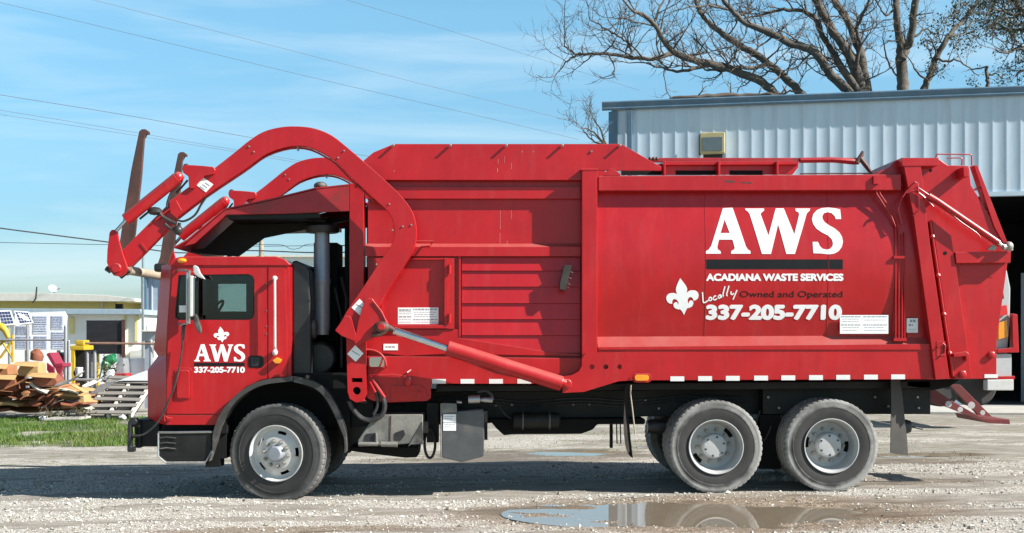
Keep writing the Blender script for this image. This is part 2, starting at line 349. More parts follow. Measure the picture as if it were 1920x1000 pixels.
def wet_mask(x, y):
    wv = np.zeros_like(x)
    for cx, cy, rx, ry in PUD:
        q = np.sqrt(((x-cx)/(rx*1.25))**2+((y-cy)/(ry*1.25))**2)+.5*(fbm(x*1.5, y*4, 3, 12)-.5)
        wv = np.maximum(wv, sstep(1.15, .75, q))
    for cx, cy, rx, ry in ((-6.2, 3.2, 1.9, .5), (-3.6, 2.9, 1.0, .35), (.6, 4.6, 2.2, 1.0), (5.2, 3.4, 1.8, .6), (4.6, .95, 1.5, .35), (-2.0, -2.2, 1.6, .22)):
        q = np.sqrt(((x-cx)/rx)**2+((y-cy)/ry)**2)+1.1*(fbm(x*1.6, y*4.2, 4, 19)-.5); wv = np.maximum(wv, .85*sstep(1.1, .65, q))
    q = np.sqrt(((x-2.9)/2.1)**2+((y+1.25)/.75)**2)+.6*(fbm(x*1.2, y*3.5, 3, 3)-.5)
    return np.maximum(wv, .8*sstep(1.2, .7, q))
def axis(lo, hi, st, far0, far1, g=1.16):
    a = list(np.arange(lo, hi+st/2, st)); s = st
    l = [lo]; s = st
    while l[-1] > far0: s *= g; l.append(l[-1]-s)
    h = [hi]; s = st
    while h[-1] < far1: s *= g; h.append(h[-1]+s)
    return np.array(l[:0:-1]+a+h[1:])
gx = axis(-8, 8, .045, -900, 900); gy = axis(-3.6, 8.5, .042, -60, 2500)
X, Y_ = np.meshgrid(gx, gy); xf, yf_ = X.ravel(), Y_.ravel(); zf = gz(xf, yf_)
nx, ny = len(gx), len(gy)
ii = (np.arange(ny-1)[:, None]*nx+np.arange(nx-1)[None, :]).ravel()
quads = np.stack([ii, ii+1, ii+1+nx, ii+nx], 1)
def npmesh(name, V, Fq, m, smooth=True):
    me = bpy.data.meshes.new(name); k = Fq.shape[1]
    me.vertices.add(len(V)); me.vertices.foreach_set('co', np.ascontiguousarray(V, dtype=np.float32).ravel())
    me.loops.add(Fq.size); me.loops.foreach_set('vertex_index', np.ascontiguousarray(Fq, dtype=np.int32).ravel())
    me.polygons.add(len(Fq)); me.polygons.foreach_set('loop_start', np.arange(0, Fq.size, k, dtype=np.int32))
    me.update(calc_edges=True); me.validate()
    me.polygons.foreach_set('use_smooth', [smooth]*len(me.polygons)); me.materials.append(m)
    o = bpy.data.objects.new(name, me); COL.objects.link(o); reg(o, (0, 0, 0)); return o
def ground_mat():
    m = bpy.data.materials.new('gravel_yard'); m.use_nodes = True; t = m.node_tree; l = t.links.new
    b = t.nodes['Principled BSDF']
    tc = N(t, 'ShaderNodeTexCoord')
    def att(n): return N(t, 'ShaderNodeAttribute', attribute_name=n).outputs['Fac']
    def noise(sc, det, st=(1, 1, 1), ro=.6):
        mp = N(t, 'ShaderNodeMapping'); mp.inputs['Scale'].default_value = st; l(tc.outputs['Object'], mp.inputs[0])
        n = N(t, 'ShaderNodeTexNoise'); n.inputs['Scale'].default_value = sc; n.inputs['Detail'].default_value = det; n.inputs['Roughness'].default_value = ro; l(mp.outputs[0], n.inputs['Vector']); return n.outputs['Fac']
    def mix(f, a, c, bt='MIX'):
        n = N(t, 'ShaderNodeMix', data_type='RGBA', blend_type=bt)
        for s, v in ((0, f), (6, a), (7, c)):
            if isinstance(v, bpy.types.NodeSocket): l(v, n.inputs[s])
            else: n.inputs[s].default_value = v if s == 0 else tuple(v)+(1,)
        return n.outputs[2]
    def ramp(f, p0, p1, c0=(0, 0, 0), c1=(1, 1, 1)):
        r = N(t, 'ShaderNodeValToRGB'); e = r.color_ramp.elements; e[0].position = p0; e[1].position = p1; e[0].color = tuple(c0)+(1,); e[1].color = tuple(c1)+(1,); l(f, r.inputs[0]); return r.outputs[0]
    vo = N(t, 'ShaderNodeTexVoronoi'); vo.inputs['Scale'].default_value = 62; l(tc.outputs['Object'], vo.inputs['Vector'])
    v2 = N(t, 'ShaderNodeTexVoronoi'); v2.inputs['Scale'].default_value = 27; l(tc.outputs['Object'], v2.inputs['Vector'])
    sp = N(t, 'ShaderNodeSeparateColor'); l(vo.outputs['Color'], sp.inputs[0])
    st = ramp(sp.outputs[0], .05, .95, (.29, .275, .245), (.66, .645, .60))
    st = mix(ramp(sp.outputs[1], .88, .93), st, (.12, .10, .08))
    st = mix(ramp(vo.outputs['Distance'], .35, .75), st, (.25, .215, .17))
    dirt = ramp(noise(2.2, 8, (1, 3, 1)), .3, .72, (.172, .153, .127), (.345, .318, .275))
    dirt = mix(ramp(noise(30, 5), .60, .74), dirt, (.47, .445, .39))
    dirt = mix(ramp(noise(55, 3), .62, .72), dirt, (.16, .12, .085))
    gm = N(t, 'ShaderNodeMath', operation='MULTIPLY_ADD'); l(noise(9, 6), gm.inputs[0]); gm.inputs[1].default_value = .9; 
    sub = N(t, 'ShaderNodeMath', operation='ADD'); l(att('gravel'), sub.inputs[0]); sub.inputs[1].default_value = -.45; l(sub.outputs[0], gm.inputs[2])
    c = mix(ramp(gm.outputs[0], .38, .62), dirt, st)
    moss = N(t, 'ShaderNodeMath', operation='MULTIPLY'); l(att('moss'), moss.inputs[0]); l(ramp(noise(3.0, 8, (1, 2.4, 1), .7), .50, .66), moss.inputs[1])
    c = mix(moss.outputs[0], c, (.13, .14, .055))
    c = mix(att('lawn'), c, ramp(noise(8, 6), .35, .7, (.03, .055, .01), (.11, .10, .04)))
    wet = att('wet')
    c = mix(wet, c, mix(1., c, (.62, .54, .46), 'MULTIPLY'))
    far = att('far'); c = mix(far, c, (.16, .17, .09))
    l(c, b.inputs['Base Color'])
    rr = N(t, 'ShaderNodeMapRange'); rr.inputs[3].default_value = .9; rr.inputs[4].default_value = .45; l(wet, rr.inputs[0]); l(rr.outputs[0], b.inputs['Roughness'])
    b.inputs['Specular IOR Level'].default_value = .25
    h = N(t, 'ShaderNodeMath', operation='MULTIPLY_ADD'); l(vo.outputs['Distance'], h.inputs[0]); h.inputs[1].default_value = -.7; l(noise(24, 6), h.inputs[2])
    bp = N(t, 'ShaderNodeBump'); bp.inputs['Strength'].default_value = .55; bp.inputs['Distance'].default_value = .012; l(h.outputs[0], bp.inputs['Height']); l(bp.outputs[0], b.inputs['Normal'])
    return m
ground = npmesh('ground', np.stack([xf, yf_, zf], 1), quads, ground_mat())
tag(ground, kind='structure')
def fattr(o, n, vals):
    a = o.data.attributes.new(n, 'FLOAT', 'POINT'); a.data.foreach_set('value', np.ascontiguousarray(vals, dtype=np.float32))
fattr(ground, 'gravel', gravel_mask(xf, yf_)); fattr(ground, 'lawn', lawn_mask(xf, yf_)*.9); fattr(ground, 'wet', wet_mask(xf, yf_))
fattr(ground, 'moss', sstep(2.2, 4.5, yf_)*sstep(30, 12, yf_)*.85*sstep(.38, .56, fbm(xf*.4, yf_*.9, 4, 91)))
fattr(ground, 'far', np.maximum(sstep(22, 60, np.hypot(xf, yf_)), sstep(-4.6, -8, yf_+1.2*(fbm(xf*.5, yf_*.5, 3, 2)-.5))))  # out-of-view ground before the truck darkened too, to dim its reflections and bounce
for i, (cx, cy, rx, ry) in enumerate(PUD):
    mb = MB(); zw = float(slope(np.float64(cx)))+LEV
    n = 40; mb.add([(cx+1.0*rx*math.cos(2*math.pi*k/n), cy+1.0*ry*math.sin(2*math.pi*k/n), zw) for k in range(n)], [list(range(n))])
    tag(mb.build('puddle', M['water']), kind='structure')
# loose stones: nobody could count them
rng = np.random.default_rng(4)
def scatter(n, x0, x1, y0, y1, keep):
    x = rng.uniform(x0, x1, n); y = rng.uniform(y0, y1, n); k = rng.uniform(0, 1, n) < keep(x, y); return x[k], y[k]
sx, sy = scatter(60000, -7.2, 7.2, -2.9, 3.5, lambda x, y: (.06+.94*gravel_mask(x, y))*(1-.9*wet_mask(x, y)))
s2x, s2y = scatter(5000, -1, 4.5, -2.4, -.1, lambda x, y: .35*wet_mask(x, y)*gravel_mask(x, y)+.03)
s3x, s3y = scatter(260, -7, 7, -2.9, 6, lambda x, y: 1-.7*wet_mask(x, y))
sx = np.r_[sx, s2x]; sy = np.r_[sy, s2y]; n = len(sx)
r = np.clip(rng.lognormal(math.log(.0070), .52, n), .0035, .034)
ang = rng.uniform(0, 6.28, n); fl = rng.uniform(.45, .9, n); el = rng.uniform(.75, 1.3, n)
octv = np.array([(1,0,0),(-1,0,0),(0,1,0),(0,-1,0),(0,0,1),(0,0,-1)], float)
octf = np.array([(0,2,4),(2,1,4),(1,3,4),(3,0,4),(2,0,5),(1,2,5),(3,1,5),(0,3,5)])
P = octv[None]*rng.uniform(.7, 1.25, (n, 6, 1)); P = P*np.stack([r*el, r/el, r*fl], 1)[:, None, :]
ca, sa = np.cos(ang)[:, None], np.sin(ang)[:, None]
V = np.stack([P[..., 0]*ca-P[..., 1]*sa+sx[:, None], P[..., 0]*sa+P[..., 1]*ca+sy[:, None], P[..., 2]+(gz(sx, sy)+r*.25)[:, None]], -1).reshape(-1, 3)
Fq = (octf[None]+6*np.arange(n)[:, None, None]).reshape(-1, 3)
def stone_mat():
    m = bpy.data.materials.new('limestone_chips'); m.use_nodes = True; t = m.node_tree; l = t.links.new; b = t.nodes['Principled BSDF']; b.inputs['Roughness'].default_value = .85
    a = N(t, 'ShaderNodeAttribute', attribute_name='tone'); r = N(t, 'ShaderNodeValToRGB'); e = r.color_ramp.elements
    e[0].position = .0; e[0].color = (.10, .085, .07, 1); e[1].position = 1; e[1].color = (.70, .68, .62, 1)
    x = e.new(.10); x.color = (.30, .27, .22, 1); x = e.new(.45); x.color = (.52, .495, .43, 1)
    nz = N(t, 'ShaderNodeTexNoise'); nz.inputs['Scale'].default_value = 90
    tc = N(t, 'ShaderNodeTexCoord'); l(tc.outputs['Object'], nz.inputs['Vector'])
    mx = N(t, 'ShaderNodeMix', data_type='RGBA', blend_type='MULTIPLY'); mx.inputs[0].default_value = .25; l(r.outputs[0], mx.inputs[6]); l(nz.outputs['Color'], mx.inputs[7])
    l(a.outputs['Fac'], r.inputs[0]); l(mx.outputs[2], b.inputs['Base Color']); return m
st = npmesh('gravel_stones', V, Fq, stone_mat(), smooth=False); fattr(st, 'tone', np.repeat(rng.uniform(0, 1, n), 6))
tag(st, 'pale loose limestone chips strewn over the yard around the truck', 'gravel', kind='stuff')
# grass blades
def blades(n, x0, x1, y0, y1, keep, hmin, hmax):
    x, y = scatter(n, x0, x1, y0, y1, keep); k = len(x); h = rng.uniform(hmin, hmax, k)*(.55+.9*fbm(x*1.4, y*1.4, 3, 8)); a = rng.uniform(0, 6.28, k); wd = rng.uniform(.004, .009, k)
    ln = h*rng.uniform(.1, .7, k); la = rng.uniform(0, 6.28, k); z = gz(x, y)
    p0 = np.stack([x-np.cos(a)*wd, y-np.sin(a)*wd, z-.01], 1); p1 = np.stack([x+np.cos(a)*wd, y+np.sin(a)*wd, z-.01], 1)
    p2 = np.stack([x+np.cos(la)*ln, y+np.sin(la)*ln, z+h], 1)
    return np.stack([p0, p1, p2], 1).reshape(-1, 3), k
V1, k1 = blades(95000, -15, -5.2, 7.2, 14.9, lambda x, y: lawn_mask(x, y)*sstep(.30, .55, fbm(x*1.2, y*1.2, 4, 66)+.08), .03, .10)
V2, k2 = blades(9000, -2, 7, 3.5, 12, lambda x, y: .75*sstep(.52, .64, fbm(x*.7, y*1.6, 4, 91)), .015, .04)
V = np.r_[V1, V2]; k = k1+k2
gmat = bpy.data.materials.new('grass_blades'); gmat.use_nodes = True
t = gmat.node_tree; b = t.nodes['Principled BSDF']; b.inputs['Roughness'].default_value = .6
a = N(t, 'ShaderNodeAttribute', attribute_name='tone'); rr = N(t, 'ShaderNodeValToRGB'); e = rr.color_ramp.elements
e[0].color = (.025, .07, .006, 1); e[1].color = (.30, .25, .09, 1); e.new(.5).color = (.065, .145, .010, 1); e.new(.82).color = (.16, .19, .03, 1)
t.links.new(a.outputs['Fac'], rr.inputs[0]); t.links.new(rr.outputs[0], b.inputs['Base Color'])
gr = npmesh('grass', V, np.arange(3*k).reshape(-1, 3), gmat, smooth=False); fattr(gr, 'tone', np.repeat(np.clip(rng.normal(.35, .2, k)+.55*(fbm(V[::3, 0]*1.1, V[::3, 1]*1.1, 4, 23)-.25), 0, 1), 3))
tag(gr, 'short green winter grass growing on the strip before the scrap heap', 'grass', kind='stuff')
# fallen leaves and bark crumbs
lx, ly = scatter(900, -7.5, 8, -2.8, 9, lambda x, y: .25+.75*sstep(.45, .6, fbm(x*.8, y*1.5, 3, 77))); kl = len(lx); la = rng.uniform(0, 6.28, kl); ls = rng.uniform(.008, .026, kl); lz = gz(lx, ly)+.006
lv4 = np.stack([np.stack([lx+np.cos(la+a_)*ls*(1 if i_ % 2 == 0 else .45), ly+np.sin(la+a_)*ls*(1 if i_ % 2 == 0 else .45), lz+rng.uniform(0, .014, kl)], 1) for i_, a_ in enumerate((0, 1.57, 3.14, 4.71))], 1).reshape(-1, 3)
lf_ = npmesh('fallen_leaves', lv4, np.arange(4*kl).reshape(-1, 4), mat('dry_leaf_litter', (.085, .05, .028), .8, var=.6, scale=4), smooth=False)
tag(lf_, 'scattered dry brown leaves and bark crumbs on the gravel yard', 'leaf litter', kind='stuff')
# ---------------------------------------------------------------- the garbage truck
YF = 2.40                                    # far side of the truck
T = thing('garbage_truck', 'red front loading garbage truck with raised fork arms and white lettering parked across the yard', 'garbage truck', (0, 1.2, 0))
def P(name, pts, y0, y1, m='red', par=None, bev=.008, holes=(), yr=None, **k):
    return MB().prism(pts, y0, y1, holes, yr).build(name, M[m], par or T, bevel=0 if holes else bev, **k)
def mirror_y(mb):                             # the same shape on the truck's far side, in the same mesh
    vs = [Vector((p.x, YF-p.y, p.z)) for p in mb.v]; fs = [list(f) for f in mb.f]; return mb.add(vs, fs)

# ---- cab
fend = [(411, 797), (420, 772), (437, 748), (462, 727), (490, 714), (520, 708), (546, 706)]
side = [(321, 497), (541, 497), (546, 620)]+fend[::-1]+[(312, 797), (311, 660), (313, 625)]
win = [(335, 516), (466, 514), (474, 518), (477, 526), (477, 588), (474, 596), (466, 600), (334, 600), (328, 595), (329, 580)]
wbig = [(333, 513), (468, 511), (478, 517), (480, 526), (480, 590), (476, 599), (468, 603), (332, 603), (325, 597), (326, 580)]
cab = MB().prism(side, YF-.11, YF-.062, [[(327, 517), (389, 517), (389, 577), (327, 577)]], yr=.062); cab.prism(side, .062, .11, [wbig])
cab.pbox(538, 500, 546, 706, .1115, YF-.1115, yr=.06)                   # back wall
cab.pbox(316, 716, 408, 796, .1115, YF-.1115, yr=.06)                   # floor box
cabo = cab.build('cab', M['red'], T)
P('roof', [(319, 498.5), (319, 491), (325, 485), (338, 481.5), (518, 481), (533, 486), (543, 495), (543, 498.5)], .035, YF-.035, par=cabo, bev=.03, seg=4)
door = [(324, 504), (500, 502), (501, 710), (489, 712), (462, 725), (436, 746), (421, 766), (416, 776), (313, 776), (313, 690), (315, 640)]
dr = MB().prism(door, .045, .0615, [win]).build('door', M['red'], cabo)
P('quarter_panel', [(503, 502), (534, 502), (538, 620), (538, 706), (520, 708), (503, 710.5)], .045, .0615, par=cabo, bev=.005)
P('skirt_panel', [(312, 779), (414, 779), (409, 797), (312, 797)], .048, .0615, par=cabo, bev=.004)
f = MB()                                                                # chamfered nose, mirrored in depth
nose = [((321, 497), (303, 497)), ((313, 620), (292, 620)), ((312, 652), (288, 655)), ((312, 668), (296, 668)), ((312, 690), (277, 694)), ((312, 785), (277, 784)), ((312, 797), (287, 792))]
cols = []
for a, b in nose:
    p, q = W(a[0], a[1], .06), W(b[0], b[1], .30)
    cols.append([p, q, Vector((q.x, YF-.30, q.z)), Vector((p.x, YF-.06, p.z))])
f.loft(cols, caps=False, close=False)
f.build('nose', M['red'], cabo, ang=20)
P('windshield', [(301.4, 512), (292.4, 610), (291.6, 610), (300.6, 512)], .42, YF-.42, 'blackv', cabo, 0, yr=.30)
P('door_bulge', rrect(331, 694, 355, 747, 5), .022, .05, par=dr, bev=.008)
P('trim', rrect(327, 690, 360, 749, 7), .036, .05, par=dr, bev=.004)
P('door_handle', rrect(465, 667, 494, 690, 6), .040, .055, 'blackv', dr, .003)
P('handle_paddle', rrect(471, 669, 486, 687, 3), .034, .05, 'plastic', dr, .003)
MB().prism(win, .070, .074).build('window', M['glass'], dr)
MB().prism([(324, 514), (392, 514), (392, 580), (324, 580)], YF-.06, YF-.056, yr=.06).build('far_window', M['glass'], cabo)
P('divider', [(362, 513), (367, 513), (367, 603), (362, 603)], .063, .075, 'blackv', dr, 0)
fr_ = MB(); fr_.prism(win, .0440, .0605, [[(400+(x-400)*.972, 557+(y-557)*.955) for x, y in win]]); fr_.build('window_seal', M['blackv'], dr)
inn = MB(); inn.prism([(440, 588), (476, 582), (478, 660), (430, 690)], .45, 1.0, yr=.35)
inn.prism([(330, 596), (382, 604), (382, 700), (330, 700)], .15, YF-.15, yr=.12); inn.pbox(486, 500, 536, 706, .3, .9, yr=.12)
inn.pbox(484, 520, 536, 706, 1.4, 2.2, yr=.12); inn.pbox(370, 500, 537, 512, .13, YF-.13, yr=.12)
inn.build('seats_and_dash', M['dark'], cabo)
sw = MB(); c = W(398, 590, .6); sw.tube([c+Vector((.12*math.cos(a), .2*math.sin(a), .16*math.cos(a))) for a in [2*math.pi*i/20 for i in range(20)]], .016, 6, closed=True); sw.build('steering_wheel', M['dark'], cabo)
# grab rail, lamps, mirrors
g = MB(); g.ptube([(515, 523, .05), (515, 523, -.045), (515.5, 650, -.045), (515.5, 660, .05)], 0, 2.7, 10); g.ball(W(515, 522, .0), .032, 10, (1, 1.2, .9)); g.ball(W(515.5, 661, .0), .032, 10, (1, 1.2, 1.2))
g.build('grab_rail', M['rim'], cabo)
a = MB(); a.prism([(510, 676), (519, 670), (528, 675), (524, 682), (516, 682)], -.02, .05); a.build('side_marker', M['amber'], cabo, bevel=.008)
a = MB(); a.ball(W(341, 489, .03), .05, 12, (1.1, .9, .6)); a.build('roof_marker', M['amber'], cabo)
br = MB(); br.ptube([(333, 507, .05), (348, 507, -.14), (351, 510, -.16), (351, 606, -.16), (340, 610, -.05), (335, 606, .05)], 0, 2.4, 8)
br.ptube([(352, 508, -.16), (355, 508, -.2), (355, 607, -.2), (349, 608, -.16)], 0, 2.2, 8)
mir = br.build('mirror_arm', M['steel'], cabo)
a = MB(); a.prism(rrect(355.5, 517, 360.5, 594, 2), -.23, -.05); a.build('mirror_head', M['rim'], mir, bevel=.006)
a = MB(); a.prism(rrect(361, 520, 364.5, 592, 1.6), -.22, -.04); a.build('mirror_glass', M['mirror'], mir, bevel=.003)
a = MB(); a.prism([(336, 573), (350, 573), (350, 586), (336, 586)], -.1, -.09); a.build('sticker', M['white'], mir)
a = MB(); a.prism([(361, 500), (364, 497), (370, 500), (375, 512), (384, 524), (372, 520), (363, 513)], -.16, -.10); a.build('top_mirror', M['rimgrey'], mir, bevel=.01)
a = MB(); a.prism([(365, 588), (369, 592), (376, 612), (377, 622), (374, 627), (367, 617), (362, 600)], -.17, -.11); a.build('convex_mirror', M['fender'], mir, bevel=.012)
a = MB(); a.ptube([(349, 610), (344, 612), (343, 628), (342.5, 640)], -.1, [2.5, 3.4, 3.4, 2.4], 8); a.ptube(smooth2([(342.5, 640), (340, 665), (335, 695), (326, 728), (312, 762), (297, 790), (282, 806), (266, 816), (248, 817)]), -.02, 1.9, 6)
a.build('dangling_cable', M['hose'], cabo)
a = MB(); a.ptube([(309, 790), (308, 778), (313, 783), (324, 785)], .03, 1.2, 6); a.build('tie_hook', M['red'], cabo)
m2 = MB(); m2.prism(rrect(288, 494, 313, 510, 5), .62, .70, yr=.62); m2.build('front_mirror', M['plastic'], cabo, bevel=.02)
P('cab_rear_cover', [(547, 489), (556, 489), (573, 497), (580, 510), (583, 560), (583, 706), (547, 706)], .14, YF-.14, 'plastic', bev=.03, seg=3)
# door lettering
A_ = [[(82,637),(85,603),(115,590),(150,540),(305,68),(425,62),(580,545),(605,585),(635,603),(638,637),(395,637),(397,605),(432,585),(442,565),(415,462),(247,462),(225,555),(232,583),(265,605),(270,637)], [(268,380),(322,210),(382,380)]]
W_ = [[(580,72),(818,72),(815,100),(780,125),(772,145),(862,412),(962,70),(1062,70),(1183,398),(1250,150),(1245,120),(1210,105),(1205,72),(1390,72),(1385,95),(1345,135),(1187,640),(1080,640),(985,268),(890,640),(778,640),(635,140),(615,110),(585,90)]]
S_ = [[(1770,205),(1705,205),(1690,165),(1655,130),(1605,118),(1560,130),(1537,165),(1540,205),(1565,245),(1620,285),(1690,325),(1745,375),(1775,430),(1784,490),(1770,550),(1730,605),(1670,637),(1600,645),(1520,635),(1415,632),(1408,490),(1475,490),(1495,540),(1530,575),(1580,587),(1625,575),(1655,540),(1660,500),(1645,455),(1600,410),(1530,375),(1460,325),(1420,265),(1408,205),(1425,145),(1470,95),(1530,68),(1610,60),(1690,68),(1762,82)]]
FL = [(185,65),(210,98),(235,130),(250,155),(255,170),(255,190),(248,212),(270,195),(290,186),(330,186),(350,195),(362,207),(370,228),(370,245),(365,262),(355,275),(340,285),(320,290),(316,272),(304,258),(290,252),(275,258),(266,270),(262,285),(264,305),(272,318),(276,298),(290,286),(306,288),(318,300),(318,322),(308,345),(285,358),(258,365),(246,388),(228,432),(210,398),(190,375),(165,375),(140,365),(125,350),(120,325),(128,312),(146,302),(160,308),(166,332),(172,312),(165,295),(150,278),(130,272),(114,280),(108,298),(108,320),(85,318),(65,306),(50,280),(48,255),(56,235),(70,222),(90,214),(115,212),(140,216),(156,224),(146,200),(143,180),(145,160),(155,130),(170,95)]
def cut_rows(bm, step):
    zs = [v.co.z for v in bm.verts]; z = min(zs)+step
    while z < max(zs): bmesh.ops.bisect_plane(bm, geom=bm.verts[:]+bm.edges[:]+bm.faces[:], dist=1e-5, plane_co=(0, 0, z), plane_no=(0, 0, 1)); z += step
def decal(name, loops, m, parent, Y, src, dst, yf=None, th=.003):
    """loops in source coordinates; src and dst boxes (x0,y0,x1,y1); laid on the surface Y or yf(z)"""
    f = lambda p: (dst[0]+(p[0]-src[0])/(src[2]-src[0])*(dst[2]-dst[0]), dst[1]+(p[1]-src[1])/(src[3]-src[1])*(dst[3]-dst[1]))
    mb = MB()
    for lp in loops: mb.prism([f(p) for p in lp[0]], Y-th, Y+.001, [[f(p) for p in h] for h in lp[1:]])
    if yf is None: return mb.build(name, M[m], parent)
    def bend(bm):
        cz = mb_org[0]
        cut_rows(bm, .05)
        for v in bm.verts: v.co.y += yf(v.co.z+cz)-Y
    vs = [p.z for p in mb.v]; mb_org = [(min(vs)+max(vs))/2]
    return mb.build(name, M[m], parent, fn=bend, smooth=False)
decal('company_initials', [A_, W_, S_], 'white', dr, .045, (82, 60, 1784, 645), (364, 645.5, 459.5, 678.5))
decal('underline', [[[(0, 0), (1, 0), (1, 1), (0, 1)]]], 'blackv', dr, .045, (0, 0, 1, 1), (364.5, 680.5, 458.5, 686.5))
decal('emblem', [[FL]], 'white', dr, .045, (48, 65, 370, 432), (400.5, 613, 429.5, 642.5))
text('337-205-7710', 364, 688, 459, 699.5, .045, M['white'], 'phone_number', dr, .05)

# ---- fender, step, bumper
arc_o = smooth2([(398, 842), (399, 815), (408, 786), (426, 758), (452, 733), (490, 714), (548, 706)])
arc_i = smooth2([(391, 866), (408, 815), (417, 788), (434, 762), (459, 739), (494, 722), (549, 715)])
fa = MB().prism(arc_o+arc_i[::-1], -.03, .30); fa.build('front_fender', M['fender'], T, bevel=.008)
arc_o = smooth2([(550, 706), (590, 716), (616, 736), (634, 768), (646, 802), (650, 820), (650, 848)]); arc_i = smooth2([(550, 717), (584, 726), (607, 744), (624, 772), (637, 803), (645, 825), (645, 851)])
fa = MB().prism(arc_o+arc_i[::-1], -.025, .30); fa.build('rear_fender', M['fender'], T, bevel=.008)
a = MB(); a.ball(W(577, 707, -.02), .03, 10); a.build('fender_knob', M['hose'], T)
ww = MB(); ww.prism([(412, 800), (440, 752), (490, 722), (550, 716), (600, 738), (630, 790), (645, 850), (655, 850), (655, 700), (400, 700), (400, 800)], .12, 2.28, yr=.10); ww.pbox(385, 798, 412, 876, .15, .4); ww.pbox(396, 784, 424, 860, .16, .62); ww.pbox(304, 797.5, 425, 813, .12, 2.2); ww.pbox(395, 790, 660, 806, .75, 1.65); ww.prism([(415, 800), (440, 740), (490, 712), (560, 708), (625, 740), (650, 800)], .50, 1.9, yr=.45)
ww.build('wheel_well', M['dark'], T)
st_ = P('step_box', [(297, 812), (397, 812), (397, 846), (383, 866), (312, 866), (298, 855)], .0, .5, 'black', bev=.01)
e = MB(); e.ptube([(297, 812), (297, 856), (312, 869)], -.005, 1.8, 6); e.ptube([(297, 811), (330, 811), (398, 810)], -.005, 2.2, 6); e.ptube([(312, 869), (384, 869), (398, 846)], -.005, 2.0, 6); e.build('step_edge', M['steel'], st_)
e = MB()
for y in (822, 832, 842): e.ptube([(300, y), (312, y-2), (330, y)], -.008, 1.5, 6)
e.build('step_tread', M['fender'], st_)
P('front_bumper', [(250, 787), (300, 787), (300, 838), (270, 838), (252, 842)], .25, 2.15, 'black', bev=.03)
P('bumper_end', [(239, 792), (243, 785), (252, 783), (257, 790), (255, 797), (246, 797), (246, 838), (252, 838), (252, 848), (238, 848)], .12, .2, 'plastic', bev=.012)
e = MB(); e.ptube([(243, 797), (262, 800)], .15, 2.5, 8); e.ptube([(243, 820), (262, 818)], .15, 2.5, 8); e.ptube([(246, 786), (258, 786), (262, 793), (262, 840)], .22, 3, 8); e.build('tow_bracket', M['black'], T)

# ---- wheels
def tyre(mb, R_, wd, rim, n=208, clampz=.51):
    h = wd/2
    half = [(h*.80, rim), (h*.92, rim+.012), (h*.985, rim+.05), (h*1.0, rim+.10), (h*.995, rim+.125), (h*1.015, rim+.13), (h*1.015, rim+.138), (h*.99, rim+.145), (h*.975, R_-.045), (h*.985, R_-.040), (h*.985, R_-.032), (h*.965, R_-.022), (h*.955, R_-.012), (h*.92, R_-.002)]
    groove = []
    for c in (.45, .0): groove += [(h*(c+.05), R_), (h*(c+.04), R_-.013), (h*(c-.04), R_-.013), (h*(c-.05), R_)]
    prof = [(-a, r) for a, r in half]+[(-a, r) for a, r in groove]+[(h*.40, R_), (h*.41, R_-.013), (h*.49, R_-.013), (h*.5, R_)]+[(a, r) for a, r in half[::-1]]
    m = len(prof)
    def mod(i, j, r): return r-.009 if (j % 4 == 0 and (10 <= i <= 14 or m-15 <= i <= m-11) and r > R_-.015) else r
    b0 = len(mb.v); mb.lathe(prof, (0, 0, 0), n, mod=mod, capends=False)
    for p in mb.v[b0:]:
        if p.z < -clampz: p.z = -clampz
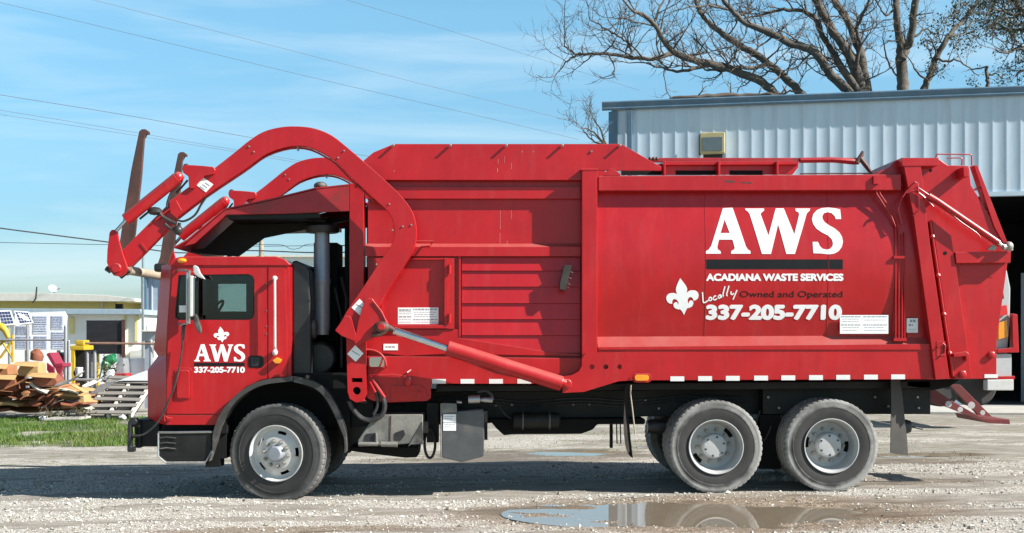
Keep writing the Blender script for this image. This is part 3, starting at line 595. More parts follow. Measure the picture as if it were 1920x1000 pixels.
def make_wheel(kind, loc, tm, rot=0., full=True):
    loc = Vector(loc); h = .145
    r = MB()
    if kind == 'front':
        prof = [(-h*.72, .292), (-h*.98, .318), (-h*1.05, .318), (-h*1.06, .309), (-h*.95, .300), (-h*.80, .296), (-h*.58, .284), (-h*.52, .268), (-h*.60, .250), (-h*.72, .218), (-h*.86, .192), (-h*.92, .180), (-h*.94, .168), (-h*.94, .085)]
        skip = (lambda i, j: i in (8, ) and ((j-2) % 12) < 4)
    else:
        prof = [(-h*.72, .285), (-h*.98, .308), (-h*1.05, .308), (-h*1.06, .300), (-h*.9, .292), (-h*.5, .278), (-h*.1, .268), (h*.25, .262), (h*.42, .250), (h*.46, .225), (h*.46, .205), (h*.42, .19), (h*.40, .12)]
        skip = (lambda i, j: i in (8, 9) and ((j-5) % 30) < 5)
    r.lathe(prof, loc, 60, skip=skip, capends=False)
    wheel = r.build('wheel', M['rim' if kind == 'front' else 'rimgrey'], T, org=loc)
    d = MB(); d.lathe([(h*.62, .0), (h*.62, .28), (h*.66, .28), (h*.66, 0)], loc, 32); d.build('brake_drum', M['dark'], wheel)
    t_ = MB(); tyre(t_, .524 if kind != 'front' else .556, .29, .300 if kind != 'front' else .308, clampz=.514 if kind != 'front' else .524)
    t_.v = [p+loc for p in t_.v]; t_.build('tyre', M[tm], wheel, org=loc, ang=28)
    if full:
        hb = MB()
        if kind == 'front': hb.lathe([(-h*.9, .10), (-h*1.02, .098), (-h*1.04, .090), (-h*1.30, .084), (-h*1.38, .07), (-h*1.38, .0)], loc, 32); hm = 'pipe'
        else: hb.lathe([(h*.4, .165), (h*.36, .165), (h*.36, .145), (-h*.30, .138), (-h*.45, .130), (-h*.50, .115), (-h*.50, .0)], loc, 32); hm = 'rimgrey'
        hb.build('hub_cap', M[hm], wheel, bevel=.003)
        if kind != 'front':
            hb = MB()
            for k in range(6): t = 2*math.pi*k/6+.4; c = loc+Vector((math.cos(t)*.108, -h*.52, math.sin(t)*.108)); hb.lathe([(-.006, 0), (-.006, .012), (.02, .012)], c, 6)
            hb.build('hub_bolts', M['hose'], wheel)
        proto = None
        for k in range(10):
            t = 2*math.pi*k/10+.2; rr = .142 if kind == 'front' else .182
            c = loc+Vector((math.cos(t)*rr, (-h*.94 if kind == 'front' else h*.42), math.sin(t)*rr))
            if proto is None:
                nb = MB(); nb.lathe([(.003, .026), (-.012, .026), (-.012, .019), (-.038, .019), (-.038, .011), (-.055, .010), (-.055, 0)], c, 6); proto = nb.build('lug_nut', M['nut'], wheel, org=c)
            else:
                q = proto.copy(); COL.objects.link(q); q.location = c-loc
    wheel.rotation_euler = (0, rot[1] if isinstance(rot, tuple) else 0, rot[0] if isinstance(rot, tuple) else rot)
    return wheel
fw = W(523, 850, .08); fz = fw.z
make_wheel('front', (fw.x, .19, fz), 'tyre_f', (-.2, .35))
q = make_wheel('front', (fw.x, YF-.19, fz), 'tyre_f', (math.pi-.14, 0), full=False)
for px, py, rt in ((1342, 838, .1), (1558, 836, .9)):
    c = W(px, py, .08)
    make_wheel('rear', (c.x, .20, c.z), 'tyre_r', (0, rt))
    make_wheel('rear', (c.x, .54, c.z), 'tyre_r', (math.pi, 0), full=False)
    make_wheel('rear', (c.x, YF-.54, c.z), 'tyre_r', (0, 0), full=False)
    make_wheel('rear', (c.x, YF-.20, c.z), 'tyre_r', (math.pi, .3), full=False)
ax = MB(); 
for px, py in ((523, 850), (1342, 838), (1558, 836)):
    c = W(px, py, .08); ax.tube([(c.x, .36, c.z), (c.x, YF-.36, c.z)], .09, 12)
    if px > 600: ax.ball((c.x, YF/2, c.z), .24, 16)
ax.build('axle', M['dark'], T)

# ---- chassis
ch = MB()
for y in (.72, 1.60):
    ch.prism([(640, 735), (905, 735), (1180, 733), (1740, 722), (1740, 776), (1400, 777), (1180, 782), (1000, 784), (905, 795), (640, 800)], y, y+.09, yr=.72)
for x in (660, 900, 1120, 1430, 1640): ch.pbox(x, 740, x+14, 775, .815, 1.595, yr=.72)
ch.build('chassis_rail', M['black'], T)
b = MB(); b.prism([(818, 722), (1055, 722), (1180, 719), (1745, 714), (1745, 728), (1180, 732), (818, 735)], .30, YF-.30, yr=.30); b.pbox(1430, 728, 1745, 777, .5, .7, yr=.5); b.pbox(655, 640, 700, 800, .35, 2.0, yr=.35)
b.build('subframe', M['black'], T, bevel=.01)
b = MB(); b.prism([(915, 785), (930, 803), (945, 817), (960, 815), (1090, 814), (1112, 806), (1120, 796), (1210, 796), (1210, 785)], .6, 1.5, yr=.6); b.build('driveline_tank', M['dark'], T, bevel=.02)
b = MB(); b.pbox(1424, 778, 1464, 880, .5, .62, yr=.5); b.build('suspension_hanger', M['dark'], T, bevel=.01)
b = MB(); b.ptube([(1146, 796), (1146, 840)], .9, 3.5, 6); b.ptube([(1156, 796), (1157, 832), (1164, 832), (1163, 796)], .95, 1.3, 6); b.build('hanging_bracket', M['black'], T)
b = MB(); b.prism(smooth2([(1173, 725), (1171, 760), (1169, 800), (1174, 836), (1183, 856), (1195, 867)])+smooth2([(1189, 830), (1184, 790), (1182, 760), (1181, 725)]), .10, .118)
for p in b.v: p.y += (p.x-W(1172, 0).x)*3.
b.build('mud_flap', M['flap'], T)
b = MB(); b.ptube([(1183, 722), (1182, 738), (1186, 770), (1191, 815)], .02, 1.4, 6); b.build('flap_cord', M['tan'], T)
b = MB(); b.prism(smooth2([(1672, 712), (1673, 760), (1672, 810), (1671, 850)])+[(1690, 854), (1718, 859)]+smooth2([(1716, 830), (1708, 780), (1702, 740), (1696, 712)]), .10, .118)
for p in b.v: p.y += (p.x-W(1672, 0).x)*.9
b.build('rear_mud_flap', M['flap'], T)

# ---- body behind the cab
ex = MB(); p = lambda py: W(604, py, .55)
s = SC(.55)
ex.lathe([(p(628).z, .0), (p(628).z, 13*s), (p(615).z, 15*s), (p(532).z, 15*s), (p(530).z, 15.8*s), (p(525).z, 15.8*s), (p(523).z, 15*s), (p(436).z, 14*s), (p(436).z, 0)], (p(500).x, .55, 0), 24, axis='z')
exo = ex.build('exhaust_stack', M['pipe'], T)
ex = MB(); ex.lathe([(p(437).z, 0), (p(437).z, 30*s), (p(433).z, 32*s), (p(425).z, 32*s), (p(421).z, 27*s), (p(420).z, 0)], (p(500).x, .55, 0), 28, axis='z'); ex.build('rain_cap', M['plastic'], exo)
b = MB(); b.pbox(588, 455, 633, 640, .78, 1.3, yr=.78); b.pbox(646, 425, 655, 640, .65, .75, yr=.65); b.pbox(580, 500, 700, 740, .95, 2.1, yr=.95); b.pbox(546, 560, 580, 720, .5, 2.0, yr=.5); b.build('engine_block', M['dark'], T, bevel=.01)
b = MB(); c = W(573, 616, .3); s = SC(.3); b.lathe([(-21*s, 0), (-21*s, 15*s), (-18*s, 18.5*s), (18*s, 18.5*s), (21*s, 15*s), (21*s, 0)], c, 24, axis='x'); b.ball(c+Vector((0, 0, 20*s)), 4*s, 8); b.build('air_canister', M['fender'], T, bevel=.01)
b = MB(); c = W(599, 672, .38); b.lathe([(0, 0), (0, 26*s), (-.02, 29*s), (0.0, 31*s), (.3, 31*s)], c, 36); b.build('air_cleaner_cover', M['plastic'], T)
b = MB(); b.ptube([(583, 500, .6), (590, 540, .6), (585, 600, .6)], 0, 3, 6); b.ptube([(640, 520, .5), (650, 560, .45), (648, 620, .4)], 0, 3, 6); b.ptube([(628, 540, .5), (641, 600, .4), (640, 690, .4)], 0, 2.4, 6); b.ptube([(560, 700, .4), (600, 712, .3), (640, 700, .3)], 0, 3, 6); b.build('hoses', M['hose'], T)

# canopy over the cab
top = [(655, 345), (590, 352), (513, 371), (420, 391), (350, 449), (326, 463)]
cp = MB()
cp.prism(top+[(326, 466), (352, 452), (421, 394), (513, 374), (590, 355), (655, 348)], .10, YF-.10)
cheek = [(655, 349), (590, 356), (513, 375), (421, 395), (353, 453), (345, 462), (366, 456), (424, 403), (532, 401), (655, 396)]
cp.prism(cheek, .102, .13); cp.prism(cheek, YF-.13, YF-.102, yr=.10)
can = cp.build('canopy', M['redold'], T, bevel=.006)
b = MB(); b.prism([(330, 464), (352, 470), (430, 476), (480, 440), (655, 404), (655, 398), (424, 406), (365, 460)], .8, .84, yr=.3); b.prism([(424, 404), (600, 401), (600, 408), (430, 412)], .14, 2.2, yr=.14); b.build('canopy_stiffener', M['black'], can)  # stiffener coloured black to stand in for the deep shade under the canopy
b = MB(); b.ball(W(601, 349, .9), .075, 14, (1.1, 1.1, .7)); b.build('beacon', M['fender'], can)

# hopper
core = MB(); core.prism([(690, 352), (1095, 352), (1095, 712), (818, 712), (818, 718), (690, 718)], .17, 2.28); core.pbox(686, 330, 1095, 351.5, .155, 2.26, yr=.17)
hop = core.build('hopper', M['red'], T)
P('front_column', [(655, 344), (682, 344), (682, 660), (655, 660)], .10, .32, par=hop)
P('far_column', [(655, 344), (682, 344), (682, 660), (655, 660)], 2.08, 2.30, par=hop, yr=.10)
wing = [(682, 301), (700, 286), (738, 270), (1165, 270), (1203, 292), (1240, 313), (1240, 320), (1118, 320), (1118, 338), (682, 338)]
MB().prism(wing, 2.30, 2.34, yr=.06).build('far_wing', M['red'], hop); wg = MB().prism(wing, .06, .10); wgo = wg.build('hopper_wing', M['red'], hop, bevel=.006)
b = MB()
for x in (738, 845, 950, 1055, 1163): b.ptube([(x, 272, .05), (x-1, 274, .0)], 0, 2.4, 8)
b.ptube([(1109, 284, .06), (1109, 284, .045)], 0, 2.2, 8)
b.build('wing_bolt', M['nut'], wgo)
P('front_wing_plate', [(682, 301), (700, 286), (738, 270), (741, 270), (703, 289), (685, 303)], .104, 2.296, par=hop, bev=0, yr=.06)
def rail(name, x0, x1, y0, y1, yo, yi, lip=5, par=hop):                     # a folded rail: sloped top lip, face, underside
    b = MB(); a = W(x0, 0, yo).x; c = W(x1, 0, yo).x
    z = lambda py: W(0, py, yo).z
    prof = [(yi, z(y0-lip)), (yo, z(y0)), (yo, z(y1)), (yi, z(y1-1))]
    b.loft([[Vector((a, y, zz)) for y, zz in prof], [Vector((c, y, zz)) for y, zz in prof]]); return b.build(name, M['red'], par, bevel=.005)
rail('upper_rail', 684, 1089, 351, 373, .112, .168, 1)
rail('middle_rail', 684, 1089, 463, 481, .10, .168, 7)
pan = MB()
ys = [482, 508, 538, 569, 599, 629, 662]
for i in range(6):
    x0 = 866; a = W(x0, 0, .13).x; c = W(1088, 0, .13).x
    z0, z1 = W(0, ys[i]+.3, .13).z, W(0, ys[i+1], .13).z
    prof = [(.165, z0), (.150, z0), (.128, z1), (.165, z1)]
    pan.loft([[Vector((a, y, z)) for y, z in prof], [Vector((c, y, z)) for y, z in prof]])
pan.build('lapped_panel', M['red'], hop, bevel=.003)
P('panel_edge', [(860, 478), (864, 478), (864, 632), (860, 632)], .115, .17, par=hop, bev=.003)
# inspection hatch
P('hatch_frame', [(700, 484), (852, 484), (852, 617), (700, 617)], .105, .17, par=hop, holes=[[(716, 487), (834, 487), (834, 608), (716, 608)]])
ht = P('hatch_panel', [(716, 487), (834, 487), (834, 608), (716, 608)], .150, .168, par=hop, bev=0)
P('hatch_edge', [(833, 484), (840, 484), (840, 613), (833, 613)], .085, .104, par=hop, bev=.004); P('hatch_sill', [(700, 610), (840, 610), (840, 616), (700, 616)], .080, .104, par=hop, bev=.004)
b = MB()
for y in (505, 597): b.lathe([(-.05, 0), (-.05, .018), (.05, .018), (.05, 0)], W(843, y, .075), 12, axis='z')
b.build('hinge', M['red'], hop)
def sticker(name, x0, y0, x1, y1, Y, par, lines, split=None):
    o = P(name, [(x0, y0), (x1, y0), (x1, y1), (x0, y1)], Y-.004, Y-.0005, 'white', par, 0)
    b = MB(); rnd = random.Random(x0)
    for ly, hgt, a, c in lines:
        x = x0+a*(x1-x0); xe = x0+c*(x1-x0); y = y0+ly*(y1-y0)
        while x < xe-1: wdt = rnd.uniform(2, 7); b.pbox(x, y, min(x+wdt, xe), y+hgt, Y-.0052, Y-.0042); x += wdt+rnd.uniform(.8, 1.6)
    b.build('sticker_print', M['print'], o); return o
sticker('warning_label', 746, 577, 822, 614, .150, hop, [(.08, 3, .03, .32), (.2, 1, .03, .33), (.3, 1, .03, .33), (.43, 2.5, .03, .33), (.58, 1, .03, .33), (.72, 1.2, .03, .33), (.85, 1, .03, .33), (.05, 3, .38, .97), (.22, 1, .4, .95), (.33, 1, .4, .9), (.44, 1, .4, .95), (.58, 2, .38, .97), (.72, 1, .4, .95), (.84, 1, .4, .9)])
sticker('serial_plate', 719, 645, 746, 657, .118, hop, [(.35, 3, .15, .85)])
b = MB(); b.ptube([(778, 453, .17), (778, 453, .02), (812, 453, .02), (806, 462, .02), (790, 463, .10)], 0, 1.6, 6); b.build('hand_loop', M['red'], hop)
P('chute_apron', [(683, 618), (860, 618), (862, 634), (1040, 662), (1088, 664), (1088, 668), (830, 664), (760, 668), (700, 660), (683, 655)], .12, .169, par=hop, bev=.004)
P('lower_apron', [(688, 668), (1090, 672), (1090, 720), (690, 720)], .06, .169, par=hop, bev=.006)
P('front_box', [(654, 712), (700, 706), (700, 704), (735, 701), (808, 712), (808, 747), (800, 752), (728, 755), (700, 752), (664, 735)], .02, .058, par=hop, bev=.008)
P('front_box_plate', [(732, 724), (784, 722), (798, 729), (800, 748), (733, 753)], .005, .0195, par=hop, bev=.006)
b = MB(); b.ball(W(765, 715, -.02), .055, 12, (.8, .9, 1.1)); b.build('pivot_knob', M['red'], hop); b = MB(); b.ptube([(764, 708, -.02), (763, 699, .0), (770, 694, .05)], 0, 1.6, 6); b.build('knob_pin', M['red'], hop); b = MB(); b.ptube([(787, 734, .0), (785, 737, -.04)], 0, 1.6, 6); b.build('plate_pin', M['red'], hop)
lam = P('work_light', rrect(689, 668, 725, 691, 5), .03, .07, 'red', hop, .005); P('work_light_lens', rrect(692, 670, 721, 688, 4), .020, .0295, 'mirror', lam, .005)
b = MB(); b.ptube(smooth2([(686, 656), (700, 657), (714, 664), (722, 676), (725, 690)]), -.02, 2.2, 6); b.ptube([(718, 668, -.02), (712, 686, -.03), (702, 704, -.02), (686, 706, .0)], 0, 1.2, 6); b.build('light_guard', M['red'], lam)
P('black_marker', [(1064, 497), (1072, 498), (1060, 545), (1049, 543), (1050, 530), (1057, 499)], .0, .11, 'flap', hop, .006)
for x, y in ((1071, 510), (1068, 521), (1066, 532)): b = MB(); b.ptube([(x-1, y, .02), (x+3, y+1.5, .0)], 0, 1.2, 6); b.build('marker_stud', M['steel'], hop)

# ---- rear compartment
core = MB(); core.prism([(1100, 333), (1660, 330), (1690, 330), (1690, 711), (1100, 713)], .15, 2.27)
bod = core.build('body', M['red'], T)
def pY(z):
    t = (z-W(0, 640, .1).z)/(W(0, 352, .1).z-W(0, 640, .1).z); t = min(1, max(0, t)); return .125-.095*math.sin(math.pi*t)**.95
sp_ = MB(); loops = []
for i in range(25):
    z = W(0, 640, .1).z+i/24*(W(0, 350, .1).z-W(0, 640, .1).z); y = pY(z)
    loops.append([Vector((W(1118, 0, .1).x, y, z)), Vector((W(1735, 0, .1).x, y, z))])
sp_.loft(loops, caps=False, close=False)
side_p = sp_.build('side_panel', M['red'], bod)
for x in (1321.5, 1550.5):
    b = MB(); b.loft([[Vector((W(x+d, 0, .1).x, pY(z)-e, z)) for d, e in ((-.6, .001), (0, .004), (.6, .001))] for z in [W(0, 640, .1).z+i/24*(W(0, 352, .1).z-W(0, 640, .1).z) for i in range(25)]], caps=False, close=False); b.build('weld_seam', M['red'], side_p)
def top_rail():
    b = MB(); b.prism([(1122, 330), (1690, 327), (1690, 357), (1122, 358)], 0, .16); return b.build('top_rail', M['red'], bod, bevel=.01)
top_rail()
led = MB(); a = W(1121, 0, 0).x
zz = lambda py: W(0, py, 0).z
prof = [(.13, zz(629)), (.0, zz(653)), (.0, zz(714)), (.14, zz(713))]
led.loft([[Vector((W(1121, 0, 0).x, y, z)) for y, z in prof], [Vector((W(1768, 0, 0).x, y, z+(.018 if i < 3 else 0))) for i, (y, z) in enumerate(prof)]])
sill = led.build('sill', M['red'], bod, bevel=.005)
P('sill_step', [(1122, 651), (1755, 645), (1768, 650), (1768, 656), (1122, 656)], -.012, .001, par=bod, bev=.003)
post = P('corner_post', [(1091, 322), (1096, 317), (1119, 317), (1120, 322), (1120, 716), (1091, 716)], -.03, .16, par=bod, bev=.008)
b = MB(); b.prism([(1089, 316), (1121, 316), (1121, 320), (1089, 320)], -.035, .17); b.build('post_cap', M['red'], post, bevel=.004)
gus = [(1055, 706), (1072, 704), (1086, 696), (1091, 686), (1091, 672), (1098, 662), (1170, 661), (1179, 666), (1181, 674), (1181, 714), (1160, 715), (1095, 735), (1055, 737)]
gp = MB().prism(gus, -.06, -.032, [circ(1110, 688, 4.6), circ(1136, 688, 4.6), circ(1162, 688, 4.6)]); gpo = gp.build('arm_gusset', M['red'], bod)
b = MB(); b.lathe([(-.03, 0), (-.03, .045), (-.02, .055), (.02, .055)], W(1063, 720, -.06), 20); b.lathe([(-.045, 0), (-.045, .028), (-.03, .03)], W(1063, 720, -.06), 16); b.build('pivot_pin', M['red'], gpo)
P('upper_gusset', [(1132, 327), (1143, 316), (1150, 316), (1163, 326), (1163, 330), (1132, 330)], -.0, .04, par=bod, bev=.004)
# reflectors, marker
for i, x in enumerate([1257, 1309, 1361, 1414, 1465, 1517, 1568, 1620, 1671]):
    y = 706-(i*.45)
    if i == 0: rp_ = P('reflector', [(x, y), (x+26, y), (x+26, y+9), (x, y+9)], -.003, -.0005, 'refl', bod, 0)
    else: P('reflector', [(x, y), (x+26, y), (x+26, y+9), (x, y+9)], -.003, -.0005, 'refl', bod, 0)
for x in (810, 863.5, 917, 970): P('reflector', [(x, 711), (x+26, 711), (x+26, 719.5), (x, 719.5)], .0565, .0595, 'refl', hop, 0)
mk = P('marker_bezel', rrect(1186, 700, 1222, 718, 8), -.085, -.061, 'red', gpo, .008); P('marker_lens', rrect(1190, 703, 1217, 714.5, 5), -.10, -.0852, 'amber', mk, .006)
# side lettering
yf = lambda z: pY(z)
decal('company_initials', [A_, W_, S_], 'white', side_p, .06, (82, 60, 1784, 645), (1322.5, 389, 1579.5, 477.5), yf)
decal('stripe', [[[(0, 0), (1, 0), (1, 1), (0, 1)]]], 'blackv', side_p, .06, (0, 0, 1, 1), (1323, 487, 1579, 505), yf)
decal('emblem', [[FL]], 'white', side_p, .06, (48, 65, 370, 432), (1249, 522, 1309.5, 591), yf)
text('ACADIANA WASTE SERVICES', 1323, 513.5, 1580, 527.5, .06, M['white'], 'company_name', side_p, .055, yf)
text('Owned and Operated', 1387, 546, 1579, 561, .06, M['blackv'], 'slogan', side_p, 0., yf)
text('337-205-7710', 1323.5, 571.5, 1579, 600.5, .06, M['white'], 'phone_number', side_p, .06, yf)
sc_ = MB(); sf = 1/5.333
strokes = [[(408,205),(412,250),(418,305),(436,306),(455,295),(472,281)], [(500,262),(486,255),(474,268),(476,285),(490,288),(503,276),(500,262)], [(545,240),(528,245),(518,262),(522,280),(538,280),(556,266)], [(596,232),(578,234),(566,250),(570,264),(584,260),(598,236),(594,254),(606,252)], [(632,145),(620,190),(612,235),(622,244)], [(672,140),(658,190),(648,235),(660,238)], [(694,196),(692,220),(704,228),(722,214)], [(752,182),(736,222),(714,278)]]
for stq in strokes: sc_.tube([(q.x, pY(q.z)-.003, q.z) for q in (W(1240+x*sf, 510+y*sf, .06) for x, y in smooth2(stq, 3))], 1.35*SC(.06), 6, flat=.25)
sc_.build('script_word', M['white'], side_p)
sticker('caution_label', 1575, 591, 1666, 626, .052, bod, [(.06, 2, .02, .42), (.5, 2, .02, .42), (.2, 1, .05, .4), (.33, 1, .05, .38), (.65, 1, .05, .4), (.8, 1, .05, .35), (.06, 2, .48, .97), (.25, 1, .5, .95), (.5, 2, .48, .97), (.65, 1, .5, .9), (.8, 1, .5, .95)])
sticker('hand_warning_label', 1700, 597, 1721, 624, .052, bod, [(.1, 5, .3, .8), (.4, 4, .2, .55), (.75, 1, .15, .85), (.87, 1, .15, .7)])
# roof rails on top
b = MB(); b.pbox(1218, 296, 1612, 303.5, .95, 1.05, yr=.95); tr_ = b.build('roof_bar', M['redold'], bod, bevel=.01)
b = MB(); b.prism([(1165, 318), (1245, 306), (1497, 305), (1497, 313), (1487, 327), (1165, 328)], .55, .60, yr=.55); b.prism([(1243, 303), (1497, 302), (1497, 309), (1243, 310)], .49, .549, yr=.5)
for x in (1243, 1345, 1454): b.prism([(x, 303), (x+4, 303), (x+4, 329), (x, 329)], .40, .6, yr=.45)
b.build('door_track', M['red'], bod, bevel=.005)
b = MB()
for x0, x1 in ((1166, 1240), (1267, 1342), (1368, 1430)): b.pbox(x0, 320, x1, 328.5, .545, .549, yr=.545)
b.build('track_gap_shade', M['dark'], bod)  # near-black plates laid on the track stand in for its shaded gaps
b = MB(); b.ptube([(1500, 301), (1560, 300), (1600, 303), (1610, 305)], .95, [5, 5, 6, 4], 8); b.build('lock_rod', M['redold'], bod); b = MB(); b.ptube([(1606, 306), (1616, 290), (1618, 284)], .93, [5, 4, 2.5], 8); b.ptube([(1613, 297), (1625, 312), (1634, 325)], .93, [5, 5, 3], 8); b.ptube([(1500, 326), (1640, 325)], .9, 1.4, 6); b.build('lock_lever', M['rust'], bod)
b = MB()
for x in (1219, 1226, 1232): b.ball(W(x, 298, .9), .025, 8)
b.build('roof_fitting', M['rust'], bod)

# ---- tailgate
tg = MB(); tg.prism([(1643, 323), (1655, 319), (1668, 313), (1680, 300), (1690, 298), (1760, 298), (1778, 310), (1817, 311), (1821, 347), (1858, 408), (1882, 455), (1890, 470), (1889, 496), (1869, 644), (1869, 711), (1700, 711), (1700, 350), (1643, 350)], .09, 2.31)
tail = tg.build('tailgate', M['red'], T, bevel=.01)
P('ram_column', [(1692, 297), (1725, 297), (1729, 330), (1744, 457), (1781, 711), (1754, 712), (1746, 649), (1713, 407), (1695, 314)], -.05, .089, par=tail, bev=.008)
P('column_cap', [(1690, 296), (1760, 296), (1760, 311), (1692, 312)], -.058, .089, par=tail, bev=.006)
P('tail_column', [(1747, 412), (1784, 442), (1823, 711), (1790, 711)], .0, .089, par=tail, bev=.008)
b = MB(); b.ptube([(1744, 415), (1787, 706)], .01, 2.6, 8); 
for t in (.1, .35, .6, .85): b.ball(W(1744+43*t, 415+291*t, -.01), .028, 8)
b.build('hinge_rod', M['red'], tail)
P('cross_rail', [(1791, 473), (1896, 471), (1895, 493), (1793, 494)], -.02, .089, par=tail, bev=.008)
P('rail_pocket', [(1797, 497), (1880, 497), (1862, 520), (1800, 518)], .085, .0895, par=tail, bev=0)
P('guard_rail', [(1826, 310), (1833, 310), (1889, 455), (1881, 456), (1864, 425)], .07, .2, par=tail, bev=.005)
b = MB(); b.ptube([(1822, 358, .1), (1838, 352, .1)], 0, 2, 6); b.ptube([(1850, 398, .1), (1855, 394, .1)], 0, 2, 6); b.build('guard_strut', M['red'], tail)
b = MB(); b.ptube(smooth2([(1754, 297), (1757, 290), (1762, 289.5), (1815, 290), (1821, 292), (1822, 300), (1822, 311)], 3), .25, 1.2, 6); b.ptube(smooth2([(1775, 297), (1800, 296.5), (1804, 300), (1803, 310)], 3), .4, 1.2, 6); b.build('roof_handrail', M['red'], tail)
P('lug_plate', [(1806, 313), (1816, 313), (1817, 332), (1807, 332)], -.10, .089, par=tail, bev=.006)
b = MB(); b.ptube([(1740, 368), (1752, 375)], -.06, 7, 10); b.ptube([(1750, 373), (1872, 456)], -.06, [6.4, 6.4], 12); b.build('tailgate_ram', M['red'], tail)
b = MB(); b.ptube([(1870, 455), (1884, 463)], -.06, 3.4, 10); b.build('ram_rod', M['chrome'], tail)
b = MB(); b.ptube([(1880, 464, -.08), (1893, 462, -.06), (1896, 470, -.05)], 0, [6, 5, 4], 8); b.ball(W(1891, 462, -.06), .055, 10); b.prism([(1852, 468), (1862, 459), (1870, 463), (1866, 470)], -.05, .0); b.build('ram_clevis', M['nut'], tail)
b = MB(); b.ptube(smooth2([(1692, 370), (1702, 357), (1718, 352), (1730, 358), (1752, 374), (1776, 394), (1800, 415), (1830, 436), (1838, 446)]), -.08, 1.5, 6); b.ptube(smooth2([(1700, 362), (1715, 358), (1735, 372), (1750, 388)]), -.075, 1.8, 6)
b.ptube([(1703, 353, -.05), (1716, 341, -.09), (1721, 344, -.09), (1724, 394, -.09), (1711, 405, -.05)], 0, 1.3, 6); b.build('hydraulic_line', M['redold'], tail)
b = MB()
for x, yt, k in ((1679, 400, 0), (1685, 410, 1), (1691, 420, 2), (1696, 416, 3)): b.ptube([(x, yt+20), (x, 637)], .03, 1.5, 6)
b.ptube([(1642, 345), (1644, 364), (1672, 408), (1679, 425)], .02, 1.5, 6); b.ptube([(1647, 345), (1650, 364), (1679, 406), (1685, 430)], .02, 1.5, 6)
b.ptube([(1690, 420), (1684, 392), (1692, 368)], -.02, 1.5, 6); b.ptube([(1696, 418), (1689, 394)], -.0, 1.5, 6)
b.pbox(1676, 480, 1699, 485, .0, .05); b.pbox(1676, 634, 1700, 640, -.0, .08); b.pbox(1638, 330, 1649, 345, -.03, .02)
b.build('pipe_run', M['red'], tail)
b = MB(); b.ptube([(1757, 652), (1768, 644), (1772, 648), (1771, 662), (1763, 668)], -.06, 2.2, 6); b.pbox(1756, 640, 1773, 668, -.055, -.05); b.build('latch_hook', M['red'], tail, bevel=.004)
b = MB(); b.prism([(1788, 663), (1812, 659), (1818, 664), (1818, 676), (1811, 676), (1811, 668), (1789, 670)], -.06, -.001); b.build('latch_bracket', M['red'], tail, bevel=.006)
b = MB()
for x, y, yy in ((1804, 702, -.0), (1858, 666, .09)): b.lathe([(-.035, 0), (-.035, .03), (-.028, .04), (.01, .042)], W(x, y, yy), 18)
b.build('pin_boss', M['red'], tail)
b = MB(); b.lathe([(-.002, 0), (-.002, .022), (.0, .022)], W(1772, 475, 0), 14); b.lathe([(-.002, 0), (-.002, .018), (.0, .018)], W(1745, 320, .09), 14); b.build('bolt_hole', M['dark'], tail)
P('tail_reflector', [(1846, 702), (1871, 702), (1871, 709), (1846, 709)], .0865, .0895, 'refl', tail, 0)
b = MB(); b.prism([(1738, 730), (1752, 727), (1790, 752), (1850, 786), (1900, 788), (1901, 797), (1860, 795), (1780, 764), (1740, 752)], .55, .60, yr=.45); b.prism([(1785, 722), (1806, 722), (1868, 784), (1850, 790)], 1.45, 1.5, yr=1.35); b.prism([(1850, 784), (1901, 788), (1902, 797), (1855, 794)], .62, 1.5, yr=.5)
tf = b.build('tail_hitch', M['hitch'], T, bevel=.006)
for x, y, yy, q in ((1778, 758, .44, 6), (1800, 768, .44, 5), (1821, 760, 1.33, 7), (1842, 774, 1.33, 5)): b = MB(); b.lathe([(-.012, 0), (-.012, q*.0062), (.0, q*.0062)], W(x, y, yy), 14); b.build('hitch_plug', M['rimgrey'], tf)
P('rear_underride', [(1700, 712), (1800, 712), (1780, 726), (1750, 732), (1700, 725)], .3, 2.1, 'dark', tail, .01)

